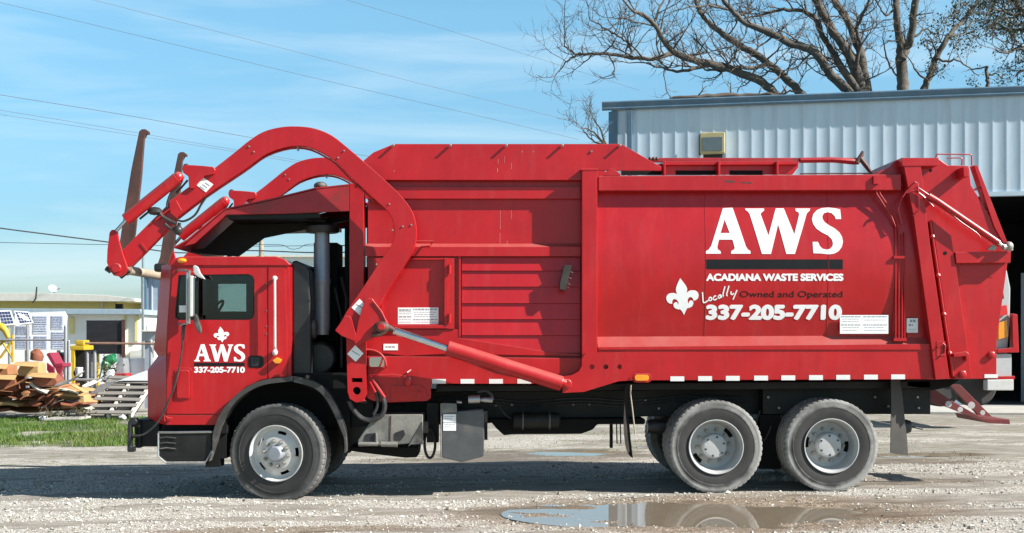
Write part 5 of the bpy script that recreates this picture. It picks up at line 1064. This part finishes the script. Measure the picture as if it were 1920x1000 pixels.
tree('leafy_tree', 'dull green leafy tree hanging over the right end of the roof', [
    ([(1990,166,9),(1970,110,8),(1945,60,7),(1915,20,6),(1890,-10,5),(1860,-40,3)], 1, .45), ([(1960,90,5),(1935,100,4),(1910,92,3.2),(1888,100,2.4),(1865,92,1.4)], -1, .42),
    ([(1945,60,5),(1920,55,4),(1895,60,3),(1870,45,2.2),(1850,50,1.4)], .8, .42), ([(1950,70,4),(1930,20,3.4),(1915,-30,2.4)], -.5, .42), ([(1965,110,4),(1945,130,3),(1925,128,2.4),(1905,140,1.4)], .5, .45),
    ([(1920,25,4),(1895,28,3),(1868,18,2.2),(1845,25,1.4)], -.8, .42)], (1990,), 40, .55, (.6, 1.4), leafy=True, trunk_r=.3)
tree('broken_snag', 'short dark broken stem poking above the roof by the leafy tree', [([(1852,170,4.5),(1852,150,4),(1850,134,3.4),(1851,124,2.2)], .2, 3), ([(1852,143,2),(1866,138,1.5),(1880,146,1)], .2, 2)], (1852,), 42, .5, (.3, .6), lev=1, cat='tree stump', trunk_r=.14)
tree('bare_shrub', 'small bare twiggy shrub tree beside the left corner of the workshop', [([(1150,330,4),(1138,285,3),(1126,262,2.4),(1108,245,1.8),(1090,240,1.1)], -.5, 1), ([(1140,290,3),(1128,250,2),(1118,230,1.4)], .5, 1), ([(1132,275,2.4),(1110,262,1.8),(1096,250,1.1)], .3, 1)], (1165,), 40, .45, (.4, .9), trunk_r=.1)
fl_ = tree('fallen_limb', 'dark dead limb lying across behind the blue eaves', [([(1255,186,3),(1300,182,4.2),(1350,180,5),(1400,180,5.4),(1446,179,6)], .3, 2.0)], (1446,), 41, .5, (.3, .7), lev=1, cat='tree limb', trunk_r=0)
for c in kids(fl_): c.data.materials[0] = M['twig']

# ---------------------------------------------------------------- overhead lines and poles
M['wire'] = mat('dark_cable', (.03, .03, .035), .6, var=.1)
M['wirel'] = mat('grey_cable', (.10, .10, .12), .6, var=.1)
def wire(label, pts, d0, d1, r, m='wirel', group=None):
    n = len(pts); path = [W(x, y, d0+(d1-d0)*i/(n-1)-14) for i, (x, y) in enumerate(pts)]; path = smooth_path(path, 6)
    o = MB().tube(path, r*.75, 5).build('power_line', M[m]); tag(o, label, 'cable', group); return o
wire('topmost grey power line slanting down from the upper left corner to the arm', [(-200, -38), (0, 5), (300, 77), (600, 149), (900, 218), (1085, 262)], 60, 75, .014)
wire('grey power line entering the top edge a little right of the upper left corner', [(40, -34), (175, 0), (480, 78), (780, 155), (1090, 232), (1300, 290)], 60, 78, .014)
wire('short grey power line crossing the top middle of the sky to the bare branches', [(500, -48), (650, 0), (850, 60), (1045, 121), (1200, 170)], 60, 70, .012)
wire('violet grey line just above the pair that pass behind the near fork', [(-200, 145), (0, 178), (235, 216), (470, 258), (690, 293), (900, 330)], 48, 60, .015, 'wirel')
wire('upper line of the close pair passing behind the near fork tip', [(-200, 180), (0, 207), (220, 243), (440, 281), (700, 325)], 48, 60, .012)
wire('lower line of the close pair passing behind the near fork tip', [(-200, 187), (0, 215), (220, 249), (440, 285), (700, 330)], 48, 60, .011)
wire('thick black twisted service cable sagging at the left edge towards the fork bracket', [(-150, 406), (0, 428), (100, 441), (215, 456), (330, 474), (460, 470), (600, 474), (760, 470)], 40, 46, .030, 'wire')
wire('thin straight line running level below the thick black cable', [(-150, 453), (0, 455), (200, 459), (440, 462), (600, 461), (760, 462)], 46, 46, .014, 'wire')
wire('slack looped cable hanging by the small pole under the canopy', [(420, 458), (500, 459), (530, 460), (545, 467), (560, 466), (580, 458), (640, 460), (720, 462)], 44, 44, .014, 'wire')
pl = thing('utility_pole', 'thin grey utility pole seen under the canopy behind the cab', 'pole', (W(490, 630, 32).x, 32, 0))
b = MB(); p_ = W(490, 452, 32); b.tube([(p_.x, 32, 0), p_], [.13, .09], 10); b.build('pole', M['tan'], pl)
b = MB(); b.tube([(p_.x-.9, 32, p_.z-.6), (p_.x+.9, 32, p_.z-.6)], .05, 6); b.build('crossarm', M['tan'], pl)
pl = thing('flag_pole', 'slim pale steel pole standing left of the cab by the grey shed', 'pole', (W(268, 630, 26).x, 26, 0))
b = MB(); p_ = W(268, 478, 26); b.tube([(p_.x, 26, 0), p_], [.05, .035], 10); b.ball(p_, .05, 8); b.build('pole', M['steel'], pl)

# ---------------------------------------------------------------- buildings at the left
M['cream'] = mat('pale_yellow_render', (.72, .60, .25), .8, var=.06)
M['wwall'] = mat('white_rendered_wall', (.80, .80, .76), .7, var=.05, dirt=(.55, .52, .45), damt=.4)
M['roofw'] = mat('pale_roof_sheet', (.60, .58, .52), .6, var=.08)
M['roofg'] = mat('blue_grey_roof_edge', (.28, .36, .42), .6, var=.1)
M['shedg'] = mat('grey_blue_shed_sheet', (.30, .34, .39), .55, var=.08)
def gat(px, py, d): return W(px, py, d-14)
def block(b, x0, y0, x1, y1, d, depth, zb=None):
    """a box whose front shows the pixel rectangle at distance d; zb drops its foot to that height"""
    a, c = gat(x0, y0, d), gat(x1, y1, d); z0 = c.z if zb is None else zb
    b.box((a.x, d-14, z0), (c.x, d-14+depth, a.z)); return b
yb = thing('yellow_building', 'long low pale yellow building with a flat overhanging pale roof', 'building', (gat(60, 630, 60).x, 46, 0))
block(MB(), -420, 562, 216, 700, 60, 9, 0).build('wall', M['cream'], yb)
r = MB(); r.prism([(-430, 549), (80, 550), (200, 554), (256, 560), (256, 566), (-430, 563)], 45.2, 56, yr=45.5); r.build('roof', M['roofw'], yb, bevel=.02)
block(MB(), 189, 563, 192, 580, 59.8, .15).build('downpipe', M['roofw'], yb)
block(MB(), 216, 570, 229, 582, 60, .2).build('vent', M['blackv'], yb)
r = MB(); r.prism([(-430, 546), (60, 546), (160, 550), (230, 557), (80, 550), (-430, 549)], 50, 55, yr=46); r.build('roof_ridge', M['shedg'], yb)
sd_ = thing('satellite_dish', 'small white satellite dish on the yellow building roof', 'satellite dish', gat(102, 549, 58))
b = MB(); c = gat(100, 539, 57.5); pr = [(.0, .0), (.012, .07), (.04, .14), (.08, .20)]; b.lathe(pr, (0, 0, 0), 20, capends=False)
for p in b.v: p.rotate(Matrix.Rotation(.7, 3, 'Z') @ Matrix.Rotation(-.6, 3, 'X')); p += c
b.build('dish', M['white'], sd_); b = MB(); b.tube([gat(102, 550, 57.6), gat(101, 540, 57.6)], .03, 6); b.tube([gat(101, 545, 57.5), gat(113, 541, 57.3)], .02, 6); b.build('dish_arm', M['steel'], sd_)
b = MB(); b.ptube([(61, 568), (67, 560), (68, 550), (69, 538)], 43.5, [1.2, 1.6, 1.6, 1.2], 6); tag(b.build('vent_stack', M['wire']), 'thin crooked dark vent stack in front of the yellow roof', 'vent pipe')
wb = thing('white_building', 'white walled low building with a blue grey roof edge behind the yard fence', 'building', (gat(150, 630, 46).x, 32, 0))
block(MB(), -300, 588, 266, 720, 46, 7, 0).build('wall', M['wwall'], wb)
r = MB(); r.prism([(-305, 577), (264, 580), (268, 590), (-305, 588)], 31.5, 39.5, yr=31.6); r.build('roof', M['roofg'], wb, bevel=.02)
block(MB(), 253, 592, 258, 640, 45.9, .1).build('drainpipe', M['cream'], wb)
block(MB(), 130, 596, 138, 626, 45.9, .1).build('yellow_post', M['cream'], wb)
block(MB(), 232, 590, 235, 668, 45.9, .08).build('door_frame', M['cream'], wb)
block(MB(), 244, 658, 268, 676, 45.8, .2).build('door_step', M['roofw'], wb)
block(MB(), 60, 598, 118, 640, 45.95, .04).build('window', M['blackv'], wb)
sh = thing('grey_shed', 'tall plain grey blue metal shed behind the truck cab', 'shed', (gat(308, 630, 50).x, 36, 0))
b = MB(); a_, c_ = gat(272, 520, 50), gat(345, 520, 50); z1 = a_.z; k = 0
us = []; x = a_.x
while x < c_.x-.3: us += [(x, 0), (x+.22, 0), (x+.25, .04), (x+.29, .04), (x+.32, 0)]; x += .36
us.append((c_.x, 0)); b.loft([[Vector((x, 36-o, 0)) for x, o in us], [Vector((x, 36-o, z1)) for x, o in us]], caps=False, close=False); b.box((a_.x, 36.02, 0), (c_.x, 41, z1)); b.build('wall', M['shedg'], sh, ang=20)
b = MB(); b.box((a_.x-.12, 35.85, 0), (a_.x+.10, 35.95, z1+.02)); b.build('corner_trim', M['trimblue'], sh); b = MB(); b.box((a_.x-.1, 35.8, z1+.02), (c_.x+.1, 41.1, z1+.12)); b.build('roof', M['roofg'], sh)
lw = thing('long_white_shed', 'low white shed with a pale roof seen behind the cab and exhaust stack', 'shed', (gat(600, 630, 62).x, 48, 0))
block(MB(), 380, 482, 800, 640, 62, 8, 0).build('wall', M['wwall'], lw); block(MB(), 377, 478, 803, 482, 61.8, 8.5).build('roof', M['roofw'], lw)

# ---------------------------------------------------------------- yard fence and the scrap behind it
M['galv'] = mat('galvanised_pipe', (.38, .39, .40), .45, metal=.5, var=.15)
M['rpipe'] = mat('rusty_rail_pipe', (.26, .16, .12), .6, var=.25)
fn = thing('pipe_fence', 'pipe rail fence with galvanised posts along the scrap yard', 'fence', (gat(127, 740, 30).x, 16, 0))
for x, y0, r in ((123, 613, 3.4), (129, 640, 2.4), (-60, 613, 3.4), (164, 662, 2.6), (178, 660, 3.0), (283, 640, 3.4)):
    p_ = gat(x, y0, 30); q_ = Vector((p_.x, 16, gz1(p_.x, 16)-.05)); b = MB(); b.tube([q_, p_], r*30/F, 10); b.ball(p_, r*30/F*1.02, 10); b.build('post', M['galv'], fn)
b = MB(); b.tube([gat(-120, 637, 30), gat(120, 638, 30)], .022, 8); b.build('rail', M['galv'], fn)
b = MB(); b.tube([gat(160, 644, 29.9), gat(320, 645, 29.9)], .026, 8); b.build('rail', M['rpipe'], fn)
b = MB(); b.tube([gat(136, 712, 29.9), gat(300, 713, 29.9)], .03, 8); b.build('rail', M['galv'], fn)
bo = thing('poster_board', 'large white notice board covered in faint grey drawings', 'notice board', (gat(80, 700, 32).x, 18, 0))
b = MB(); b.prism([(28, 587), (120, 584), (125, 592), (122, 657), (24, 657)], 17.9, 17.95); b.build('panel', M['white'], bo)
rb = random.Random(3)
for x0, y0, x1, y1 in ((30, 611, 56, 628), (30, 630, 58, 654), (62, 592, 88, 626), (64, 630, 88, 654), (96, 592, 118, 618), (97, 622, 120, 654)):
    b = MB(); b.prism([(x0, y0), (x1, y0), (x1, y1), (x0, y1)], 17.89, 17.899); sheet = b.build('drawing', mat('pale_blue_sheet', (.55, .58, .68), .6, var=.2, scale=3), bo)
    b = MB()
    for k in range(7):
        y = y0+(y1-y0)*(k+.6)/8; x = x0+1
        while x < x1-2: wd = rb.uniform(2, 6); b.pbox(x, y, min(x+wd, x1-1), y+1.0, 17.880, 17.889); x += wd+rb.uniform(.6, 2)
    b.build('drawing_print', mat('grey_blue_print', (.36, .38, .47), .6, var=.2), sheet)
b = MB(); b.tube([gat(50, 657, 32), Vector((gat(50, 657, 32).x, 18, 0))], .05, 8); b.tube([gat(110, 657, 32), Vector((gat(110, 657, 32).x, 18, 0))], .05, 8); b.build('stand', M['galv'], bo)
M['cell'] = mat('blue_solar_cells', (.045, .06, .13), .15, var=.3, scale=6, coat=.5)
for lab, pts, nx_, ny_ in (('left tilted solar panel with a white frame beside the notice board', [(-4, 583), (20, 582), (29, 609), (2, 611)], 4, 4), ('right tilted solar panel with dark cells overlapping the notice board', [(26, 583), (54, 585), (63, 606), (37, 609)], 5, 4)):
    y = 17.0; P4 = [W(px, py, y+(.25 if py < 590 else 0)) for px, py in pts]; n_ = (P4[1]-P4[0]).cross(P4[3]-P4[0]).normalized(); n_ = -n_ if n_.y > 0 else n_
    sp = thing('solar_panel', lab, 'solar panel', (P4[3].x, y, P4[3].z)); b = MB(); b.poly3(P4, -n_*.04); b.build('frame', M['white'], sp)
    b = MB(); g_ = lambda u, v: P4[0].lerp(P4[1], u).lerp(P4[3].lerp(P4[2], u), v)
    for i in range(nx_):
        for j in range(ny_):
            u0, u1, v0, v1 = .07+.88*i/nx_, .07+.88*(i+.85)/nx_, .08+.86*j/ny_, .08+.86*(j+.85)/ny_
            b.poly3([g_(u0, v0)+n_*.002, g_(u1, v0)+n_*.002, g_(u1, v1)+n_*.002, g_(u0, v1)+n_*.002], n_*.004)
    b.build('cells', M['cell'], sp); b = MB(); c = (P4[2]+P4[3])/2; b.tube([c-n_*.05, Vector((c.x, c.y+.1, 0))], .035, 8); b.build('stand', M['galv'], sp)
M['yel'] = mat('yellow_machine_paint', (.52, .34, .02), .5, var=.15, dirt=(.3, .2, .05), damt=.5)
M['gbag'] = mat('green_plastic', (.012, .15, .055), .4, var=.3); M['wsheet'] = mat('white_sheet_metal', (.72, .74, .76), .4, var=.06); M['maroon'] = mat('maroon_plastic', (.24, .016, .04), .45, var=.1)
M['wood'] = mat('weathered_grey_wood', (.20, .185, .165), .85, var=.25, scale=5, stretch=(.4, 3, 3), bump=.1); M['card'] = mat('brown_board', (.33, .145, .06), .8, var=.22, scale=2.0, dirt=(.25, .10, .05), damt=.6); M['card2'] = mat('straw_board', (.46, .28, .115), .8, var=.2, scale=2.5, dirt=(.35, .18, .08), damt=.4); M['card3'] = mat('rust_red_board', (.21, .068, .034), .8, var=.25, scale=2.0)
lf = thing('lift_frame', 'small yellow lattice machine frame at the left edge under the solar panels', 'machine', (gat(10, 700, 31).x, 17, 0))
b = MB(); Y0 = 16.8
for a_, c_ in (((4, 640), (24, 672)), ((0, 672), (24, 638)), ((24, 628), (24, 680)), ((-10, 640), (26, 638)), ((-10, 655), (8, 640)), ((-10, 625), (-10, 680))): b.ptube([a_, c_], Y0, 2.3, 6)
b.build('frame', M['yel'], lf); b = MB(); b.ptube([(-12, 610), (2, 612), (10, 620), (16, 634)], Y0-.05, [6, 7, 6, 4], 10); b.build('hood', M['yel'], lf)
mc = thing('yellow_machine', 'yellow and black machine with a flat yellow hood behind the fence post', 'machine', (gat(146, 700, 33).x, 19, 0))
block(MB(), 131, 648, 158, 657, 33, .8).build('hood', M['yel'], mc, bevel=.03); block(MB(), 141, 638, 157, 648, 33, .5).build('cover', M['yel'], mc, bevel=.03); block(MB(), 133, 657, 139, 680, 33, .1).build('bracket', M['yel'], mc); block(MB(), 139, 657, 160, 712, 33.2, .5, 0).build('engine', M['black'], mc, bevel=.03); block(MB(), 134, 680, 139, 708, 33, .1, 0).build('leg', M['yel'], mc)
bw = thing('blackboard_screen', 'big black panel on legs standing before the white building', 'panel', (gat(196, 700, 34).x, 20, 0))
b = MB(); a_, c_ = gat(162, 601, 34), gat(231, 664, 34); b.box((a_.x, 20, c_.z), (c_.x, 20.08, a_.z)); b.build('panel', mat('scuffed_black_board', (.010, .010, .014), .6, var=.3, dirt=(.04, .04, .055), damt=.5, dscale=3, dstretch=(.5, 1, 4)), bw); b = MB()
for y in (641, ): q, e = gat(163, y, 34), gat(230, y, 34); b.box((q.x, 19.97, q.z-.01), (e.x, 19.999, q.z+.008))
b.build('slat', M['rust'], bw); b = MB(); q = gat(229, 601, 34); b.box((q.x, 19.95, c_.z-.1), (q.x+.09, 19.999, q.z+.02)); b.build('edge_post', M['rust'], bw)
for x in (168, 178, 226): q = gat(x, 664, 34); b = MB(); b.box((q.x-.06, 20.1, 0), (q.x+.06, 20.2, q.z+.1)); b.build('leg', M['yel' if x == 178 else 'galv'], bw)
ch_ = thing('maroon_chair', 'tipped maroon plastic armchair on top of the scrap heap', 'chair', (gat(102, 715, 29.5).x, 15.5, .5))
b = MB(); b.prism([(86, 664), (93, 661), (105, 683), (101, 690)], 15.2, 15.8, yr=15.2); b.build('backrest', M['maroon'], ch_, bevel=.02); b = MB(); b.prism([(100, 683), (117, 681), (118, 688), (103, 692)], 15.2, 15.8, yr=15.2); b.build('seat', M['maroon'], ch_, bevel=.02); b = MB(); b.prism([(88, 680), (102, 690), (103, 706), (98, 708), (88, 694)], 15.18, 15.24, yr=15.2); b.prism([(103, 691), (118, 688), (114, 700), (118, 712), (110, 708)], 15.2, 15.3, yr=15.2); b.build('side_frame', M['maroon'], ch_, bevel=.015)
b = MB(); b.tube([gat(75, 660, 30.6), gat(70, 664, 30.6), gat(68, 676, 30.6)], [.12, .17, .15], 12); tag(b.build('red_drum', M['card3']), 'rounded dark red drum lying behind the maroon chair', 'drum')
b = MB(); b.prism([(104, 664), (112, 660), (121, 668), (124, 690), (116, 680)], 16.0, 16.3, yr=16); tag(b.build('black_tyre_scrap', M['plastic'], bevel=.03), 'black rubber scrap slumped against the maroon chair', 'scrap')
b = MB(); c = gat(206, 675, 32); b.ball(c, .15, 14, (1.2, 1, .85)); b.ball(c+Vector((-.08, -.05, -.13)), .14, 12, (.9, 1, 1.1)); b.ball(c+Vector((.08, .05, .10)), .07, 10)
for p in b.v: p += rv()*.018
tag(b.build('green_bag', M['gbag']), 'crumpled bright green plastic sack left of the white sheets', 'sack')
b = MB(); b.prism([(192, 712), (196, 700), (202, 694), (208, 692), (210, 700), (212, 712)], 16.4, 16.7, yr=16.4); tag(b.build('white_sack', M['wsheet'], bevel=.05), 'slumped white sack in front of the green plastic sack', 'sack')
b = MB(); b.prism([(213, 713), (216, 690), (222, 676), (232, 672), (234, 712)], 16.8, 17.4, yr=16.8); tag(b.build('grey_bin', M['galv'], bevel=.03), 'grey dented metal bin standing left of the white sheets', 'bin')
b = MB(); b.prism([(232, 673), (290, 671), (290, 712), (232, 713)], 17.3, 17.36, yr=17.3); ws = tag(b.build('white_sheet', M['wsheet']), 'upright white metal sheet behind the pallet', 'sheet')
b = MB(); b.prism([(222, 714), (260, 700), (290, 690), (290, 714)], 15.6, 15.66, yr=15.6); tag(b.build('white_ramp', M['white']), 'bright white slanted sheet lying over the pallet top', 'sheet')
b = MB(); b.lathe([(gat(0, 706, 30.6).z, .0), (gat(0, 706, 30.6).z, .075), (gat(0, 689, 30.6).z, .10), (gat(0, 689, 30.6).z, .09), (gat(0, 700, 30.6).z, .07)], (gat(148, 690, 30.6).x, 16.6, 0), 14, axis='z'); tag(b.build('white_bucket', M['wsheet']), 'small white bucket shape by the fence post foot', 'bucket')
ub = thing('meter_box', 'grey metal meter box on a post left of the truck nose', 'meter box', (gat(277, 700, 31).x, 17, 0))
block(MB(), 266, 622, 294, 640, 31, .35).build('box', M['galv'], ub, bevel=.02); block(MB(), 264, 619, 296, 622.5, 30.9, .5).build('lid', M['roofw'], ub, bevel=.01); block(MB(), 271, 640, 283, 720, 31.1, .2, 0).build('post', M['shedg'], ub)
b = MB(); b.tube([gat(278, 611, 31), gat(277.5, 619, 31)], [.045, .06], 10); tag(b.build('glass_jar', M['wsheet']), 'small pale jar standing on the meter box', 'jar')
for (x, y, s_, lab) in ((146, 700, 1.0, 'small dark engine part lying by the yellow machine'), ):
    b = MB(); b.ball(gat(x, y, 30.8), .12*s_, 8, (1, .8, .9)); b.tube([gat(x-4, y+10, 30.8), gat(x+6, y-8, 30.8)], .03, 6); tag(b.build('engine_part', M['rust']), lab, 'scrap')

# pallet leaning on the scrap: stringers, then boards
pt = thing('wood_pallet', 'weathered grey wooden pallet leaning at the grass edge beside the truck', 'pallet', (gat(220, 778, 28.6).x, 14.6, .0))
A, B_, C_, D_ = W(160, 777, 14.3), W(247, 779, 14.2), W(292, 716, 15.9), W(208, 714, 16.0)      # near-left, near-right, far-right, far-left
A.z = gz1(A.x, A.y)+.03; B_.z = gz1(B_.x, B_.y)+.03
pn = (B_-A).cross(D_-A).normalized(); pn = -pn if pn.z < 0 else pn
q_ = lambda u, v, h=0: A.lerp(B_, u).lerp(D_.lerp(C_, u), v)+pn*h
M['woodl'] = mat('pale_end_grain_wood', (.60, .56, .48), .8, var=.15)
MB().poly3([q_(.02, .02, -.06), q_(.98, .02, -.06), q_(.98, .97, -.06), q_(.02, .97, -.06)], pn*.02).build('gap_shade_sheet', M['plastic'], pt)  # dark sheet added under the slats, standing in for shade in the gaps
for u in (.0, .47, .94): MB().poly3([q_(u, 0), q_(u+.06, 0), q_(u+.06, 1), q_(u, 1)], pn*.10).build('stringer', M['woodl'], pt, bevel=.006)
for i, v in enumerate((.0, .17, .34, .5, .66, .82, .93)):
    j = random.Random(i).uniform(-.012, .012); MB().poly3([q_(-.01, v+j, .102), q_(1.01, v-j, .102), q_(1.01, v+.082-j, .102), q_(-.01, v+.082+j, .102)], pn*.024).build('deck_board', M['wood'], pt, bevel=.004)
for v in (.02, .45, .88): MB().poly3([q_(-.01, v, -.028), q_(1.01, v, -.028), q_(1.01, v+.10, -.028), q_(-.01, v+.10, -.028)], pn*.024).build('base_board', M['wood'], pt)
b = MB(); b.prism([(152, 778), (162, 742), (182, 722), (214, 714), (180, 740), (168, 776)], 15.2, 15.24, yr=15); tag(b.build('bent_sheet', M['galv']), 'curved grey metal sheet tucked under the left side of the pallet', 'sheet')
b = MB(); b.prism([(195, 702), (236, 700), (240, 718), (205, 722), (192, 716)], 16.6, 17.1, yr=16.6); tag(b.build('dark_red_crate', M['redold'], bevel=.03), 'dark red low crate behind the upper left corner of the pallet', 'crate')
b = MB(); z = gz1(gat(112, 778, 28.2).x, 14.2); a_ = gat(100, 776, 28.2).x; b.poly3([(a_, 13.6, z+.03), (a_+.75, 13.7, z+.03), (a_+.85, 14.5, z+.05), (a_+.15, 14.4, z+.05)], (0, 0, .05)); tag(b.build('concrete_slab', M['concrete'], bevel=.01), 'flat pale concrete slab lying on the grass left of the pallet', 'slab')

# the heap: every board and box its own object
HG = 'brown boards in the scrap heap'
def board(x0, y0, x1, y1, th, d, dep, m, tilt=0., lab=None, cat='board', bend=0., yaw=0.):
    """a board whose near edge runs from (x0,y0) to (x1,y1) at distance d, th pixels thick and dep metres deep"""
    n = 6; lo = []; a_, c_ = gat(x0, y0, d), gat(x1, y1, d); t = th*d/F
    for i in range(n+1):
        p = a_.lerp(c_, i/n)+Vector((0, 0, bend*math.sin(math.pi*i/n))); lo.append([p, p+Vector((0, 0, t)), p+Vector((dep*yaw, dep, t+tilt)), p+Vector((dep*yaw, dep, tilt))])
    o = MB().loft(lo).build('scrap_board', M[m], bevel=.006); tag(o, lab or 'brown board lying in the scrap heap left of the pallet', cat, HG); return o
rb = random.Random(21)
rows = [(771, 6, 172), (764, 5, 170), (758, 6, 170), (751, 5, 168), (745, 5, 166), (739, 5, 160), (733, 5, 140), (727, 5, 116), (720, 5, 110), (713, 5, 100), (706, 4, 84)]
for r_, (y, th, xmax) in enumerate(rows):
    x = -70+rb.uniform(-10, 10)
    while x < xmax-10:
        ln_ = rb.uniform(22, 64); x1 = min(x+ln_, xmax+rb.uniform(-6, 4)); sl = rb.gauss(0, 2.4)
        mm_ = rb.choice(['card', 'card3', 'card', 'card3', 'card2'] if x < 100 else ['card2', 'card2', 'card', 'woodl', 'card'])
        board(x, y+sl, x1, y-sl, th*rb.uniform(.35, 1.15), 28.5+r_*.09+rb.uniform(-.35, .35), rb.uniform(.3, 1.0), mm_, rb.uniform(-.05, .16), bend=rb.gauss(0, .035), yaw=rb.uniform(-.5, .5))
        x = x1+rb.uniform(-9, 9)
for k in range(22):
    x = rb.uniform(-40, 155); y = rb.uniform(716, 768); L_ = rb.uniform(14, 46); sl = rb.gauss(0, 10)
    board(x, y+sl/2, x+L_, y-sl/2, rb.uniform(1.0, 3.0), 28.05+rb.uniform(-.2, .2), rb.uniform(.08, .45), rb.choice(['card2', 'card3', 'card', 'woodl', 'wood']), rb.uniform(-.05, .12), bend=rb.gauss(0, .03), yaw=rb.uniform(-.8, .8))
def carton(lab, pts, d, dep, m):
    t = thing('cardboard_carton', lab, 'carton', gat(pts[0][0], pts[2][1], d)); Y0 = d-14
    b = MB(); b.prism(pts, Y0, Y0+dep, yr=Y0); b.build('box', M[m], t, bevel=.03, seg=3)
    x0 = min(p[0] for p in pts); x1 = max(p[0] for p in pts); y0 = min(p[1] for p in pts); a_ = W(x0, y0, Y0); c_ = W(x1, y0, Y0)
    b = MB(); b.loft([[a_+Vector((0, 0, .01)), a_+Vector((-.05, -.22, -.06)), a_+Vector((-.05, -.22, -.05)), a_+Vector((0, 0, .02))], [c_+Vector((0, 0, .01)), c_+Vector((.02, -.20, -.10)), c_+Vector((.02, -.20, -.09)), c_+Vector((0, 0, .02))]]); b.build('flap', M['card2'], t)
carton('straw coloured open carton on top of the heap, nearest the maroon chair', [(38, 684), (48, 680), (72, 681), (73, 705), (34, 706), (32, 695)], 28.4, .5, 'card2')
carton('torn brown carton at the top of the heap by the left edge', [(-30, 686), (14, 684), (16, 704), (-30, 706)], 28.6, .6, 'card')
carton('long reddish carton lying in the middle of the heap', [(62, 704), (96, 701), (108, 714), (106, 724), (60, 726)], 28.3, .5, 'card3')
carton('big dark brown carton low at the left edge of the heap', [(-40, 706), (28, 704), (32, 735), (-40, 737)], 28.3, .6, 'card3')
carton('small crushed tan carton at the right end of the heap', [(112, 738), (140, 736), (158, 742), (160, 764), (114, 767)], 28.3, .5, 'card2')
for i, (x, y) in enumerate(((80, 776), (84, 778), (230, 781))):
    b = MB(); c = gat(x, y, 28); c.z = gz1(c.x, 14)+.06; b.ball(c, .07, 8, (1.3, .8, .8))
    for p in b.v: p += rv()*.02
    tag(b.build('litter', M['white']), ['left scrap of white litter on the grass below the heap', 'right scrap of white litter on the grass below the heap', 'white litter at the right foot of the pallet'][i], 'litter')

# weeds growing through the scrap
for lab, x, y, n_ in (('dark leafy weeds below the green sack behind the fence', 203, 708, 260), ('scruffy weeds at the foot of the heap beside the concrete slab', 97, 774, 120), ('low weeds in front of the right end of the heap', 150, 770, 110)):
    d = 30.5 if y < 720 else 28.0; c = gat(x, y, d); c.z = max(c.z-.1, gz1(c.x, d-14)); t = thing('weed_clump', lab, 'weeds', c, 'weeds in the scrap yard'); b = MB(); st_b = MB()
    for i in range(n_//12): q = c+Vector((rnd.uniform(-.2, .2), rnd.uniform(-.2, .2), rnd.uniform(.15, .5)*(1 if y < 720 else .6))); st_b.tube([c+Vector((rnd.uniform(-.1, .1), rnd.uniform(-.1, .1), 0)), q], [.008, .003], 4)
    for i in range(n_):
        q = c+Vector((rnd.gauss(0, .16), rnd.gauss(0, .12), abs(rnd.gauss(.12, .14))*(1.3 if y < 720 else .6))); s_ = rnd.uniform(.02, .05); u = rv(); v = u.orthogonal().normalized(); w_ = u.cross(v)
        b.add([q-v*s_, q+w_*s_*.4, q+v*s_, q-w_*s_*.4], [[0, 1, 2, 3]])
    st_b.build('stem', M['twig'], t); b.build('foliage', M['leaf'], t)
for lab, x0, y0, x1, y1, d, m_, cat in (('small dark drum standing left of the grey bin', 208, 690, 216, 712, 31.2, 'plastic', 'drum'), ('dull blue drum half hidden behind the scrap by the fence post', 118, 672, 127, 700, 31.5, 'shedg', 'drum'), ('short grey drum behind the tan carton on the heap', 140, 690, 147, 712, 32.2, 'galv', 'drum')):
    a_, c_ = gat(x0, y0, d), gat(x1, y1, d); rr_ = (c_.x-a_.x)/2; t = thing('drum', lab, cat, ((a_.x+c_.x)/2, d-14, c_.z)); b = MB()
    b.lathe([(c_.z, 0), (c_.z, rr_), (c_.z+(a_.z-c_.z)*.32, rr_), (c_.z+(a_.z-c_.z)*.35, rr_*1.06), (c_.z+(a_.z-c_.z)*.38, rr_), (c_.z+(a_.z-c_.z)*.66, rr_), (c_.z+(a_.z-c_.z)*.69, rr_*1.06), (c_.z+(a_.z-c_.z)*.72, rr_), (a_.z, rr_), (a_.z, 0)], ((a_.x+c_.x)/2, d-14, 0), 18, axis='z'); b.build('shell', M[m_], t)
for lab, p_, q_2, r_ in (('thin grey pipe leaning against the black panel', (186, 712, 31.5), (196, 668, 32.5), .018), ('long rusty rod leaning behind the fence beside the green sack', (222, 712, 31), (194, 676, 32), .014)):
    b = MB(); b.tube([gat(*p_), gat(*q_2)], r_, 6); tag(b.build('pipe', M['galv' if 'grey' in lab else 'rust']), lab, 'pipe')
